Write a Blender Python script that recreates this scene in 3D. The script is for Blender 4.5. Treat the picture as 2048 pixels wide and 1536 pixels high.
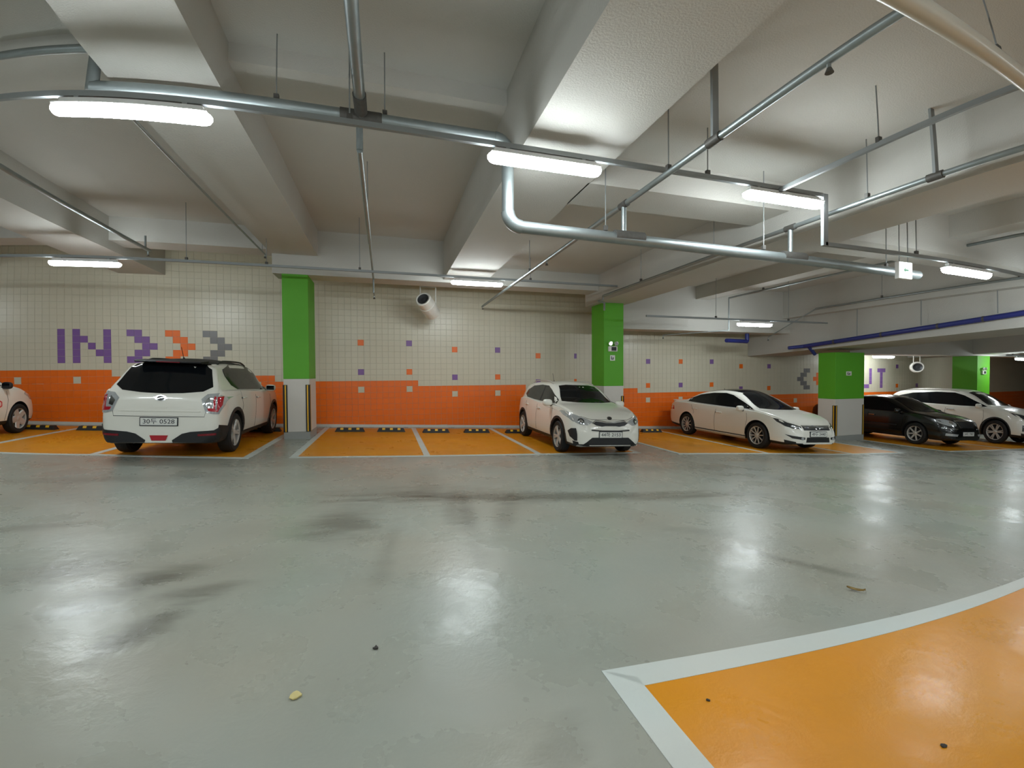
import bpy, bmesh, math, random
from mathutils import Vector, Matrix
from mathutils.bvhtree import BVHTree
from mathutils.geometry import delaunay_2d_cdt

for o in list(bpy.data.objects):
    bpy.data.objects.remove(o, do_unlink=True)
scene = bpy.context.scene
COL = scene.collection
rng = random.Random(7)
PI = math.pi

# ------------------------------------------------------------------ camera (wide phone lens with barrel distortion)
cd = bpy.data.cameras.new('camera')
cam = bpy.data.objects.new('camera', cd)
COL.objects.link(cam)
CAM = Vector((0.856, -13.761, 1.583))
YAW, PITCH, ROLL = 0.2863, -0.0229, -0.0055
_f = Vector((math.sin(YAW)*math.cos(PITCH), math.cos(YAW)*math.cos(PITCH), math.sin(PITCH)))
_r = Vector((math.cos(YAW), -math.sin(YAW), 0))
_u = _r.cross(_f)
_r2 = _r*math.cos(ROLL) + _u*math.sin(ROLL)
_u2 = _u*math.cos(ROLL) - _r*math.sin(ROLL)
cam.matrix_world = Matrix(((_r2.x, _u2.x, -_f.x, CAM.x), (_r2.y, _u2.y, -_f.y, CAM.y), (_r2.z, _u2.z, -_f.z, CAM.z), (0, 0, 0, 1)))
cd.type = 'PANO'
cd.sensor_fit = 'HORIZONTAL'
cd.sensor_width = 36.0
cd.sensor_height = 27.0
cd.panorama_type = 'FISHEYE_LENS_POLYNOMIAL'
cd.fisheye_fov = PI
_q = 2.048/36.0
cd.fisheye_polynomial_k0 = 0.0
cd.fisheye_polynomial_k1 = -1.1808*_q
cd.fisheye_polynomial_k2 = 0.0
cd.fisheye_polynomial_k3 = 0.6150*_q**3
cd.fisheye_polynomial_k4 = -0.3246*_q**4
cd.clip_start = 0.02
cd.clip_end = 200
scene.camera = cam

# ------------------------------------------------------------------ world, exposure
w = bpy.data.worlds.new('world')
scene.world = w
w.use_nodes = True
w.node_tree.nodes['Background'].inputs[0].default_value = (0, 0, 0, 1)
w.node_tree.nodes['Background'].inputs[1].default_value = 0.0
vs = scene.view_settings
vs.view_transform = 'Standard'
vs.look = 'None'
vs.gamma = 1
vs.use_curve_mapping = False
vs.exposure = 0.0
LAMP_STRENGTH = 82.0

# ------------------------------------------------------------------ helpers
SLOPE = 0.04525
TILT = math.atan(SLOPE)
def fz(x):
    return -SLOPE*x
def on_floor(x, y, yaw=0.0, lift=0.0):
    return Matrix.Translation((x, y, fz(x)+lift)) @ Matrix.Rotation(TILT, 4, 'Y') @ Matrix.Rotation(yaw, 4, 'Z')

def lin(c):
    c /= 255.0
    return c/12.92 if c <= 0.04045 else ((c+0.055)/1.055)**2.4
def srgb(r, g, b):
    return (lin(r), lin(g), lin(b), 1.0)

def mat(name, col, rough=0.5, metal=0.0, spec=0.5, noise=0.0, nscale=6.0, emit=None, estr=0.0, coat=0.0, bump=0.0, bscale=40.0, trans=0.0):
    m = bpy.data.materials.new(name)
    m.use_nodes = True
    nt = m.node_tree
    b = nt.nodes['Principled BSDF']
    b.inputs['Base Color'].default_value = col
    b.inputs['Roughness'].default_value = rough
    b.inputs['Metallic'].default_value = metal
    b.inputs['Specular IOR Level'].default_value = spec
    b.inputs['Coat Weight'].default_value = coat
    b.inputs['Coat Roughness'].default_value = 0.06
    if trans:
        b.inputs['Transmission Weight'].default_value = trans
    if emit:
        b.inputs['Emission Color'].default_value = emit
        b.inputs['Emission Strength'].default_value = estr
    if noise or bump:
        tc = nt.nodes.new('ShaderNodeTexCoord')
    if noise:
        n = nt.nodes.new('ShaderNodeTexNoise')
        n.inputs['Scale'].default_value = nscale
        n.inputs['Detail'].default_value = 5
        nt.links.new(tc.outputs['Object'], n.inputs['Vector'])
        mx = nt.nodes.new('ShaderNodeMix')
        mx.data_type = 'RGBA'
        mx.inputs['A'].default_value = tuple(c*(1-noise) for c in col[:3])+(1,)
        mx.inputs['B'].default_value = tuple(min(1, c*(1+noise)) for c in col[:3])+(1,)
        nt.links.new(n.outputs['Fac'], mx.inputs['Factor'])
        nt.links.new(mx.outputs['Result'], b.inputs['Base Color'])
    if bump:
        n2 = nt.nodes.new('ShaderNodeTexNoise')
        n2.inputs['Scale'].default_value = bscale
        n2.inputs['Detail'].default_value = 6
        nt.links.new(tc.outputs['Object'], n2.inputs['Vector'])
        bp = nt.nodes.new('ShaderNodeBump')
        bp.inputs['Strength'].default_value = bump
        bp.inputs['Distance'].default_value = 0.02
        nt.links.new(n2.outputs['Fac'], bp.inputs['Height'])
        nt.links.new(bp.outputs['Normal'], b.inputs['Normal'])
    return m

def link(name, me, parent=None, mats=()):
    for m in mats:
        me.materials.append(m)
    o = bpy.data.objects.new(name, me)
    COL.objects.link(o)
    if parent:
        o.parent = parent
    return o
def empty(name, M=None):
    o = bpy.data.objects.new(name, None)
    o.empty_display_size = 0.2
    COL.objects.link(o)
    if M is not None:
        o.matrix_world = M
    return o
def tag(o, label, cat, group=None):
    o['label'] = label
    o['category'] = cat
    if group:
        o['group'] = group
    return o

def from_bm(name, bm, m, parent=None, smooth=False):
    me = bpy.data.meshes.new(name)
    bm.normal_update()
    bm.to_mesh(me)
    bm.free()
    if smooth:
        me.shade_smooth()
        try:
            me.set_sharp_from_angle(angle=math.radians(smooth if smooth > 1 else 40))
        except Exception:
            pass
    return link(name, me, parent, m if isinstance(m, (list, tuple)) else [m])

def bm_box(bm, x0, x1, y0, y1, z0, z1, bev=0.0, mi=0):
    v = [bm.verts.new((x, y, z)) for z in (z0, z1) for y in (y0, y1) for x in (x0, x1)]
    fs = [bm.faces.new([v[i] for i in q]) for q in ((0, 2, 3, 1), (4, 5, 7, 6), (0, 1, 5, 4), (2, 6, 7, 3), (0, 4, 6, 2), (1, 3, 7, 5))]
    for f in fs:
        f.material_index = mi
    if bev:
        es = set(e for f in fs for e in f.edges)
        bmesh.ops.bevel(bm, geom=list(es), offset=bev, segments=2, affect='EDGES', profile=0.5)
    return fs
def box(name, m, parent, x0, x1, y0, y1, z0, z1, bev=0.0):
    bm = bmesh.new()
    bm_box(bm, x0, x1, y0, y1, z0, z1, bev)
    return from_bm(name, bm, m, parent)
def prism(name, m, parent, outline, axis, a0, a1, smooth=False):
    """outline: list of 2D points, extruded along axis ('x','y','z') from a0 to a1"""
    bm = bmesh.new()
    def P(p, a):
        return {'x': (a, p[0], p[1]), 'y': (p[0], a, p[1]), 'z': (p[0], p[1], a)}[axis]
    A = [bm.verts.new(P(p, a0)) for p in outline]
    B = [bm.verts.new(P(p, a1)) for p in outline]
    bm.faces.new(A)
    bm.faces.new(B[::-1])
    n = len(outline)
    for i in range(n):
        bm.faces.new((A[i], B[i], B[(i+1) % n], A[(i+1) % n]))
    bmesh.ops.recalc_face_normals(bm, faces=bm.faces[:])
    return from_bm(name, bm, m, parent, smooth)
def bm_tube(bm, p0, p1, r, n=12, r1=None, cap=True):
    p0, p1 = Vector(p0), Vector(p1)
    d = (p1-p0).normalized()
    a = d.orthogonal().normalized()
    b = d.cross(a)
    r1 = r if r1 is None else r1
    A, B = [], []
    for i in range(n):
        t = 2*PI*i/n
        c = a*math.cos(t)+b*math.sin(t)
        A.append(bm.verts.new(p0+c*r))
        B.append(bm.verts.new(p1+c*r1))
    for i in range(n):
        bm.faces.new((A[i], A[(i+1) % n], B[(i+1) % n], B[i]))
    if cap:
        bm.faces.new(A[::-1])
        bm.faces.new(B)
def tube(name, m, parent, p0, p1, r, n=12, r1=None):
    bm = bmesh.new()
    bm_tube(bm, p0, p1, r, n, r1)
    return from_bm(name, bm, m, parent, 40)
def bend(name, m, parent, pts, r, n=12):
    """tube along a polyline of points (continuous skin)"""
    pts = [Vector(p) for p in pts]
    bm = bmesh.new()
    rings = []
    a = None
    for i, p in enumerate(pts):
        d = (pts[min(i+1, len(pts)-1)]-pts[max(i-1, 0)]).normalized()
        if a is None:
            a = d.orthogonal().normalized()
        a = (a-d*a.dot(d)).normalized()
        b = d.cross(a)
        rings.append([bm.verts.new(p+(a*math.cos(2*PI*k/n)+b*math.sin(2*PI*k/n))*r) for k in range(n)])
    for A, B in zip(rings, rings[1:]):
        for k in range(n):
            bm.faces.new((A[k], A[(k+1) % n], B[(k+1) % n], B[k]))
    bm.faces.new(rings[0][::-1])
    bm.faces.new(rings[-1])
    return from_bm(name, bm, m, parent, 40)
def arc(c, u, v, r, a0, a1, n=8):
    c, u, v = Vector(c), Vector(u), Vector(v)
    return [c+u*r*math.cos(a0+(a1-a0)*i/n)+v*r*math.sin(a0+(a1-a0)*i/n) for i in range(n+1)]
def lathe(name, m, parent, prof, axis='y', n=32, smooth=35, closed=False):
    """prof: (r, a) pairs along axis"""
    bm = bmesh.new()
    def P(r, a, t):
        c, s = math.cos(t)*r, math.sin(t)*r
        return {'x': (a, c, s), 'y': (c, a, s), 'z': (c, s, a)}[axis]
    rings = [[bm.verts.new(P(r, a, 2*PI*k/n)) for k in range(n)] if r > 1e-6 else [bm.verts.new(P(0, a, 0))] for r, a in prof]
    prs = list(zip(rings, rings[1:]))
    if closed:
        prs.append((rings[-1], rings[0]))
    for A, B in prs:
        for k in range(n):
            k2 = (k+1) % n
            q = [A[k % len(A)], A[k2 % len(A)], B[k2 % len(B)], B[k % len(B)]]
            u = []
            for v in q:
                if v not in u:
                    u.append(v)
            if len(u) > 2:
                bm.faces.new(u)
    bmesh.ops.recalc_face_normals(bm, faces=bm.faces[:])
    return from_bm(name, bm, m, parent, smooth)
def copy_tree(o, parent=None):
    c = o.copy()
    COL.objects.link(c)
    if parent is not None:
        c.parent = parent
    for ch in list(o.children):
        copy_tree(ch, c)
    return c
def text_mesh(s, size, extrude=0.002):
    cu = bpy.data.curves.new('lettering', 'FONT')
    cu.body = s
    cu.size = size
    cu.extrude = extrude
    cu.align_x = 'CENTER'
    cu.align_y = 'CENTER'
    cu.resolution_u = 3
    o = bpy.data.objects.new('lettering', cu)
    COL.objects.link(o)
    dg = bpy.context.evaluated_depsgraph_get()
    me = bpy.data.meshes.new_from_object(o.evaluated_get(dg))
    bpy.data.objects.remove(o, do_unlink=True)
    bpy.data.curves.remove(cu)
    me.materials.clear()
    return me

# ------------------------------------------------------------------ materials
M = {}
M['ceil'] = mat('ceiling_paint', srgb(190, 188, 181), 0.85, noise=0.05, nscale=1.3, bump=0.25, bscale=55)
M['tile_w'] = mat('tile_cream', srgb(208, 203, 182), 0.32, noise=0.05, nscale=1.7)
M['tile_o'] = mat('tile_orange', srgb(240, 112, 20), 0.32, noise=0.05, nscale=1.7)
M['tile_p'] = mat('tile_purple', srgb(128, 92, 158), 0.32)
M['tile_g'] = mat('tile_grey', srgb(118, 116, 116), 0.32)
M['grout'] = mat('grout', srgb(194, 189, 170), 0.9)
M['plain_wall'] = mat('plain_wall', srgb(198, 193, 184), 0.85, noise=0.04)
M['skirt'] = mat('skirting_white', srgb(205, 202, 194), 0.6)
M['green'] = mat('column_green', srgb(86, 166, 30), 0.55, noise=0.04, nscale=3)
M['colwhite'] = mat('column_white', srgb(206, 203, 196), 0.55, noise=0.03, nscale=3)
M['plinth'] = mat('plinth_grey', srgb(150, 152, 148), 0.5)
M['rubber'] = mat('black_rubber', srgb(30, 29, 28), 0.6)
M['yellow'] = mat('yellow_reflector', srgb(236, 184, 40), 0.35)
M['zinc'] = mat('galvanised_pipe', srgb(150, 158, 158), 0.42, metal=0.75, noise=0.12, nscale=9)
M['fitting'] = mat('pipe_fitting', srgb(92, 90, 86), 0.6, metal=0.5, noise=0.3, nscale=20)
M['pipewhite'] = mat('painted_pipe', srgb(190, 188, 176), 0.3)
M['blue'] = mat('blue_pipe', srgb(40, 48, 118), 0.45)
M['conduit'] = mat('grey_conduit', srgb(140, 144, 144), 0.5, metal=0.4)
M['lampbody'] = mat('lamp_housing', srgb(225, 225, 222), 0.5)
M['lamp'] = mat('lamp_diffuser', srgb(245, 248, 255), 0.4, emit=(0.885, 0.97, 1.0, 1), estr=LAMP_STRENGTH)
M['signlit'] = mat('sign_lit', srgb(240, 250, 245), 0.4, emit=(0.85, 1.0, 0.92, 1), estr=3.0)
M['signgreen'] = mat('sign_green', srgb(20, 150, 90), 0.4)
M['fanwhite'] = mat('fan_white', srgb(222, 220, 212), 0.4)
M['fandark'] = mat('fan_dark', srgb(48, 50, 52), 0.5)
M['white'] = mat('car_white', srgb(232, 230, 220), 0.28, coat=0.8, spec=0.5)
M['blackpaint'] = mat('car_black', srgb(14, 16, 16), 0.22, coat=0.5)
M['roofblack'] = mat('roof_black', srgb(16, 16, 17), 0.55, spec=0.2)
M['glass'] = mat('tinted_glass', srgb(14, 17, 20), 0.07, spec=0.32)
M['plastic'] = mat('black_plastic', srgb(28, 29, 31), 0.5)
M['tyre'] = mat('tyre_rubber', srgb(24, 24, 24), 0.75)
M['rim'] = mat('alloy_rim', srgb(196, 194, 188), 0.35, metal=0.35)
M['rimdark'] = mat('wheel_well_dark', srgb(18, 18, 18), 0.8)
M['chrome'] = mat('chrome', srgb(210, 212, 214), 0.1, metal=1.0)
M['lens'] = mat('clear_lens', srgb(190, 194, 196), 0.08, metal=0.35, coat=1.0, noise=0.35, nscale=26)
M['lensdark'] = mat('smoked_lens', srgb(60, 64, 66), 0.08, metal=0.3, coat=1.0, noise=0.5, nscale=26)
M['red'] = mat('red_lens', srgb(176, 22, 40), 0.12, coat=1.0)
M['redtrim'] = mat('red_reflector', srgb(120, 24, 34), 0.25)
M['plate'] = mat('plate_white', srgb(222, 222, 216), 0.4)
M['ink'] = mat('plate_ink', srgb(28, 32, 40), 0.5)
M['seam'] = mat('panel_seam', srgb(66, 64, 60), 0.7)
M['seamdark'] = mat('panel_seam_black', srgb(4, 4, 4), 0.7)
M['leaf'] = mat('dry_leaf', srgb(176, 150, 92), 0.7, noise=0.3, nscale=40)
M['paper'] = mat('paper_scrap', srgb(205, 190, 130), 0.8)
M['grit'] = mat('dirt_crumb', srgb(60, 56, 52), 0.9)
M['sticker'] = mat('red_sticker', srgb(206, 60, 66), 0.4)
M['stickerw'] = mat('sticker_pale', srgb(236, 200, 196), 0.4)

# painted floor: base colour, blotchy wear, tyre marks and a long dark streak, each with its own shape
def floor_mat(name, col, rough, dark_marks=(), spec=0.5):
    m = bpy.data.materials.new(name)
    m.use_nodes = True
    nt = m.node_tree
    N, Lk = nt.nodes, nt.links
    b = N['Principled BSDF']
    tc = N.new('ShaderNodeNewGeometry')
    pos = tc.outputs['Position']
    def noise(scale, detail=5, rough_=0.55, dist=0.0, vec=None):
        n = N.new('ShaderNodeTexNoise')
        n.inputs['Scale'].default_value = scale
        n.inputs['Detail'].default_value = detail
        n.inputs['Roughness'].default_value = rough_
        n.inputs['Distortion'].default_value = dist
        Lk.new(vec if vec else pos, n.inputs['Vector'])
        return n.outputs['Fac']
    def math_(op, a, c=None, clamp=False):
        n = N.new('ShaderNodeMath')
        n.operation = op
        n.use_clamp = clamp
        for i, v in enumerate((a, c)):
            if v is None:
                continue
            if isinstance(v, (int, float)):
                n.inputs[i].default_value = v
            else:
                Lk.new(v, n.inputs[i])
        return n.outputs[0]
    def ramp(v, a, c, o0=0.0, o1=1.0):
        n = N.new('ShaderNodeMapRange')
        n.interpolation_type = 'SMOOTHSTEP'
        n.inputs[1].default_value = a
        n.inputs[2].default_value = c
        n.inputs[3].default_value = o0
        n.inputs[4].default_value = o1
        Lk.new(v, n.inputs[0])
        return n.outputs[0]
    mp = N.new('ShaderNodeMapping')
    mp.inputs['Scale'].default_value = (0.35, 1.6, 1)
    mp.inputs['Rotation'].default_value = (0, 0, 0.5)
    Lk.new(pos, mp.inputs['Vector'])
    blot = ramp(noise(0.55, 2, 0.45, 0.2), 0.25, 0.8)
    sweep = ramp(noise(0.9, 3, 0.45, 0.3, mp.outputs['Vector']), 0.4, 0.85)
    warm = ramp(noise(0.6, 3, 0.5, 0.1), 0.25, 0.75)
    fine = noise(22, 4)
    dirt_and_marks = math_('MULTIPLY', blot, 0.16)
    dirt_and_marks = math_('ADD', dirt_and_marks, math_('MULTIPLY', sweep, 0.12))
    grain = noise(4.5, 5, 0.6, 0.6, mp.outputs['Vector'])
    for (cx, cy, ang, hx, hy, amt) in dark_marks:
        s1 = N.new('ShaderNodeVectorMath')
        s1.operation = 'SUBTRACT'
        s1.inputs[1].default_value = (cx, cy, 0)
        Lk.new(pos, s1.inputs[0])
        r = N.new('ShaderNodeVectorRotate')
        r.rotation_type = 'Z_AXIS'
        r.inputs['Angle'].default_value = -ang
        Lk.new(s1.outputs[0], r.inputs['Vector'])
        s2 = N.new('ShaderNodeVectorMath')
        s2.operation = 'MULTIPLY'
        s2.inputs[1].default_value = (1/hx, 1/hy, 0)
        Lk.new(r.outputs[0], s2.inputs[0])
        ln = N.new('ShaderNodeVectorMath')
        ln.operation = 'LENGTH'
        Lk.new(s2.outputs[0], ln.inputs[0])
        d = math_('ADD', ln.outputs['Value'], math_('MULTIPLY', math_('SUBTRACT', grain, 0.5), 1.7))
        dirt_and_marks = math_('ADD', dirt_and_marks, math_('MULTIPLY', ramp(d, 1.2, 0.1), amt))
    dirt_and_marks = math_('MULTIPLY', dirt_and_marks, ramp(fine, 0.2, 0.6, 0.88, 1.0), clamp=True)
    mx = N.new('ShaderNodeMix')
    mx.data_type = 'RGBA'
    wm = N.new('ShaderNodeMix')
    wm.data_type = 'RGBA'
    wm.inputs['A'].default_value = (col[0]*0.97, col[1]*1.02, col[2]*1.03, 1)
    wm.inputs['B'].default_value = (col[0]*1.03, col[1]*0.975, col[2]*0.93, 1)
    Lk.new(warm, wm.inputs['Factor'])
    Lk.new(wm.outputs['Result'], mx.inputs['A'])
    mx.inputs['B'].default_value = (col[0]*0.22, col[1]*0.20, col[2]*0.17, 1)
    Lk.new(dirt_and_marks, mx.inputs['Factor'])
    Lk.new(mx.outputs['Result'], b.inputs['Base Color'])
    rg = math_('ADD', ramp(noise(1.6, 4, 0.55, 0.3), 0.25, 0.75, rough-0.05, rough+0.10), math_('MULTIPLY', fine, 0.06))
    Lk.new(rg, b.inputs['Roughness'])
    b.inputs['Specular IOR Level'].default_value = spec
    bp = N.new('ShaderNodeBump')
    bp.inputs['Strength'].default_value = 0.12
    bp.inputs['Distance'].default_value = 0.03
    Lk.new(noise(7, 4, 0.6, 0.3), bp.inputs['Height'])
    Lk.new(bp.outputs['Normal'], b.inputs['Normal'])
    return m
DARK_MARKS = [(3.6, -8.30, -0.12, 3.6, 0.30, 0.62), (1.3, -7.8, -0.1, 1.6, 0.5, 0.3), (0.45, -8.75, 0.1, 0.45, 0.75, 0.34), (1.65, -8.6, 1.45, 1.1, 0.2, 0.34), (2.2, -8.9, 1.2, 0.9, 0.16, 0.3), (-1.5, -9.6, 0.6, 0.7, 0.35, 0.26), (-2.0, -10.0, 0.3, 0.8, 0.25, 0.2),  # first entry: long dark streak running along the lane
          (-0.85, -9.95, 0.5, 0.40, 0.20, 0.55), (-0.62, -10.72, 1.1, 0.42, 0.16, 0.55), (-0.45, -10.2, 0.25, 0.35, 0.14, 0.4), (-1.1, -10.3, 0.9, 0.5, 0.2, 0.3),
          (-2.6, -8.7, 0.3, 0.7, 0.15, 0.35), (0.35, -9.0, 0.1, 0.55, 0.55, 0.25), (0.85, -9.7, 1.45, 1.0, 0.12, 0.2),
          (1.75, -9.0, 1.45, 1.4, 0.13, 0.28), (1.4, -7.3, 1.5, 1.2, 0.3, 0.22), (4.5, -10.7, -0.95, 0.75, 0.10, 0.38),
          (4.3, -9.9, -0.5, 0.8, 0.14, 0.2), (1.55, -12.1, 0.9, 0.35, 0.12, 0.2), (8.5, -8.0, -0.3, 2.5, 0.25, 0.3),
          (12.5, -7.6, -0.2, 3.0, 0.3, 0.3), (-3.4, -6.6, 0.1, 2.2, 0.25, 0.2), (6.0, -6.6, -0.1, 3.0, 0.4, 0.18)]
M['floor'] = floor_mat('floor_grey_epoxy', srgb(160, 162, 152), 0.24, DARK_MARKS)
M['bay'] = floor_mat('bay_orange_epoxy', srgb(222, 147, 28), 0.28, spec=0.22)
M['line'] = floor_mat('line_white_paint', srgb(206, 212, 208), 0.4)

# ------------------------------------------------------------------ the setting: floor and painted bays
X0, X1, Y0, Y1 = -20.0, 46.0, -27.0, 0.3
bm = bmesh.new()
vt = [bm.verts.new((x, y, fz(x))) for x, y in ((X0, Y0), (X1, Y0), (X1, Y1), (X0, Y1))]
vb = [bm.verts.new((v.co.x, v.co.y, v.co.z-0.3)) for v in vt]
bm.faces.new(vt)
bm.faces.new(vb[::-1])
for i in range(4):
    bm.faces.new((vt[i], vb[i], vb[(i+1) % 4], vt[(i+1) % 4]))
floor = from_bm('floor', bm, M['floor'])
floor['kind'] = 'structure'

def paint(name, poly, m, lift=0.003):
    bm = bmesh.new()
    t = [bm.verts.new((x, y, fz(x)+lift)) for x, y in poly]
    b = [bm.verts.new((x, y, fz(x)-0.004)) for x, y in poly]
    n = len(poly)
    bm.faces.new(t)
    bm.faces.new(b[::-1])
    for i in range(n):
        bm.faces.new((t[i], b[i], b[(i+1) % n], t[(i+1) % n]))
    bmesh.ops.recalc_face_normals(bm, faces=bm.faces[:])
    return from_bm(name, bm, m, floor)
def pw(pts, x):
    for (a, b), (c, d) in zip(pts, pts[1:]):
        if x <= c:
            return b+(d-b)*(x-a)/(c-a)
    return pts[-1][1]
def section(lines, front, yb=-0.35, lw=0.13):
    yf = lambda x: pw(front, x)
    for a, b in zip(lines, lines[1:]):
        a2, b2 = a+lw/2, b-lw/2
        k = 4
        xs = [a2+(b2-a2)*i/k for i in range(k+1)]
        paint('bay_paint', [(x, yf(x)+0.10) for x in xs]+[(b2, yb), (a2, yb)], M['bay'], 0.003)
    for x in lines:
        paint('bay_line', [(x-lw/2, yf(x)), (x+lw/2, yf(x)), (x+lw/2, yb+0.1), (x-lw/2, yb+0.1)], M['line'], 0.005)
    k = 8
    a, b = lines[0]-lw/2, lines[-1]+lw/2
    xs = [a+(b-a)*i/k for i in range(k+1)]
    paint('bay_line', [(x, yf(x)) for x in xs]+[(x, yf(x)+0.11) for x in xs[::-1]], M['line'], 0.0065)
section([-11.5, -9.05, -6.6, -4.25, -1.65], [(-12, -4.4), (-5.75, -4.56), (-4.2, -4.6), (-1.5, -5.07)])
section([-0.86, 1.62, 4.06, 6.55], [(-1, -5.02), (1.6, -5.08), (7, -5.02)])
section([7.55, 10.1, 12.6, 14.55], [(7.4, -5.24), (9.85, -5.4), (12.3, -5.75), (15, -5.75)])
section([16.55, 19.9, 23.4], [(16, -5.75), (23.6, -6.2)])
section([26.6, 29.1, 31.6, 34.1], [(26, -6.2), (35, -6.3)])
# bay on the near side of the lane
xs = [2.08+i*1.4 for i in range(8)]
paint('bay_paint', [(2.13, -16.9), (11.7, -16.9), (11.7, -11.84), (2.13, -11.82)], M['bay'], 0.003)
paint('bay_line', [(1.99, -16.9), (2.16, -16.9), (2.16, -11.75), (1.99, -11.66)], M['line'], 0.005)
paint('bay_line', [(1.99, -11.66), (2.16, -11.82), (6, -11.84), (11.7, -11.9), (11.7, -11.78), (6, -11.71)], M['line'], 0.005)

# ------------------------------------------------------------------ walls
TOP = 5.5
def solid(name, x0, x1, y0, y1, z0, z1, m):
    o = box(name, m, None, x0, x1, y0, y1, z0, z1)
    o['kind'] = 'structure'
    return o
wall_back = solid('wall_back', X0, X1, 0.0, 0.3, -2.5, TOP, M['grout'])
solid('wall_left', X0-0.3, X0, Y0, Y1, 0.5, TOP, M['plain_wall'])
solid('wall_right', X1, X1+0.3, Y0, Y1, -2.5, TOP, M['plain_wall'])
solid('wall_front', X0, X1, Y0-0.3, Y0, -2.5, TOP, M['plain_wall'])
bm = bmesh.new()
vs_ = []
for x in (X0, X1):
    for y in (-0.03, 0.0):
        for dz in (-0.02, 0.075):
            vs_.append(bm.verts.new((x, y, fz(x)+dz)))
for q in ((0, 1, 3, 2), (4, 6, 7, 5), (0, 4, 5, 1), (2, 3, 7, 6), (1, 5, 7, 3), (0, 2, 6, 4)):
    bm.faces.new([vs_[i] for i in q])
bmesh.ops.recalc_face_normals(bm, faces=bm.faces[:])
bb = from_bm('baseboard_back', bm, M['skirt'])
bb['kind'] = 'structure'

# wall tiles: 180 mm modules; each of the three stretches of wall has its own column phase
T = 0.18
ZR = 2.666                                  # top edge of row 0
SECT = [(-7.503, X0, -1.235), (0.0, -1.235, 7.3), (10.12, 7.3, X1)]
def chev(c, r, d, k, out):
    for i, off in enumerate((0, 1, 2, 1, 0)):
        for j in (0, 1):
            cc = c+off+j if d > 0 else c+(2-off)+j
            out[(cc, r+i)] = k
pat = [{}, {}, {}]
L_ = pat[0]
for i in range(5):
    L_[(0, -1+i)] = 'p'
    L_[(2, -1+i)] = 'p'
    L_[(6, -1+i)] = 'p'
L_[(3, 0)] = L_[(4, 1)] = L_[(5, 2)] = 'p'
chev(9, -1, 1, 'p', L_)
chev(14, -1, 1, 'o', L_)
chev(19, -1, 1, 'g', L_)
for c, r in ((2, 6), (-6, 6), (-14, 5), (10, 7), (18, 7), (26, 7)):
    L_[(c, r)] = 'w'
C_ = pat[1]
for i, (c, s) in enumerate(((0, 0), (8, 0), (16, 1), (24, 1), (32, 2), (40, 2))):
    C_[(c, s)] = 'op'[i % 2]
    C_[(c, s+5)] = 'po'[i % 2]
    C_[(c, s+8)] = 'w'
R_ = pat[2]
for i, (c, s) in enumerate(((0, 3), (8, 3), (16, 3), (24, 4), (32, 4))):
    R_[(c, s)] = 'po'[i % 2]
    R_[(c, s+5)] = 'op'[i % 2]
    R_[(c, s+8)] = 'w'
chev(41, 5, -1, 'g', R_)
chev(46, 5, -1, 'o', R_)
chev(51, 5, -1, 'p', R_)
for c0 in (57, 62):                          # O and U of OUT
    for i in range(5):
        if 0 < i < 4 or (c0 == 62 and i == 0):
            R_[(c0, 5+i)] = R_[(c0+3, 5+i)] = 'p'
    for c in (c0+1, c0+2):
        R_[(c, 9)] = 'p'
        if c0 == 57:
            R_[(c, 5)] = 'p'
for c in (68, 69, 70):
    R_[(c, 5)] = 'p'
for i in range(1, 5):
    R_[(69, 5+i)] = 'p'
for c, r, k in ((40, 12, 'w'), (48, 12, 'w'), (83, 9, 'p'), (83, 4, 'o'), (75, 4, 'p'), (75, 9, 'o'), (138, 12, 'o')):
    R_[(c, r)] = k
def orange_top(si, c):
    if si == 0:
        return 5 if c < 7 else (6 if c < 29 else 7)
    if si == 1:
        return 7 if c < 10 else (8 if c < 30 else 9)
    return 9 if c < -2 else (10 if c < 20 else (11 if c < 92 else 12))
MATI = {'w': 0, 'o': 1, 'p': 2, 'g': 3}
TM = [M['tile_w'], M['tile_o'], M['tile_p'], M['tile_g']]
G = 0.0017                                   # half joint
def tile_mesh(k):
    bm = bmesh.new()
    bm_tile(bm, 0, T, 0, T, 0)
    me = bpy.data.meshes.new('tile')
    bm.to_mesh(me)
    bm.free()
    me.materials.append(TM[MATI[k]])
    return me
def bm_tile(bm, x0, x1, z0, z1, mi):
    a, b, c, d = x0+G, x1-G, z0+G, z1-G
    e = 0.0015
    o = [bm.verts.new(p) for p in ((a, 0, c), (b, 0, c), (b, 0, d), (a, 0, d))]
    f = [bm.verts.new(p) for p in ((a+e, -0.006, c+e), (b-e, -0.006, c+e), (b-e, -0.006, d-e), (a+e, -0.006, d-e))]
    fs = [bm.faces.new(f)]
    for i in range(4):
        fs.append(bm.faces.new((o[i], o[(i+1) % 4], f[(i+1) % 4], f[i])))
    for q in fs:
        q.material_index = mi
cells = []
for si, (xo, xa, xb) in enumerate(SECT):
    c0, c1 = math.floor((xa-xo)/T), math.ceil((xb-xo)/T)
    for c in range(c0, c1):
        xl, xr = max(xo+c*T, xa), min(xo+c*T+T, xb)
        if xr-xl < 0.03:
            continue
        zf = fz((xl+xr)/2)+0.07
        for r in range(-15, 32):
            zt = ZR-r*T
            zb = max(zt-T, zf)
            if zt-zb < 0.02:
                break
            k = pat[si].get((c, r)) or ('o' if r >= orange_top(si, c) else 'w')
            full = (xr-xl > T-1e-4) and (zt-zb > T-1e-4)
            cells.append((xl, xr, zb, zt, k, full, (c, r) in pat[si] and k != 'w' or ((c, r) in pat[si])))
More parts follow.
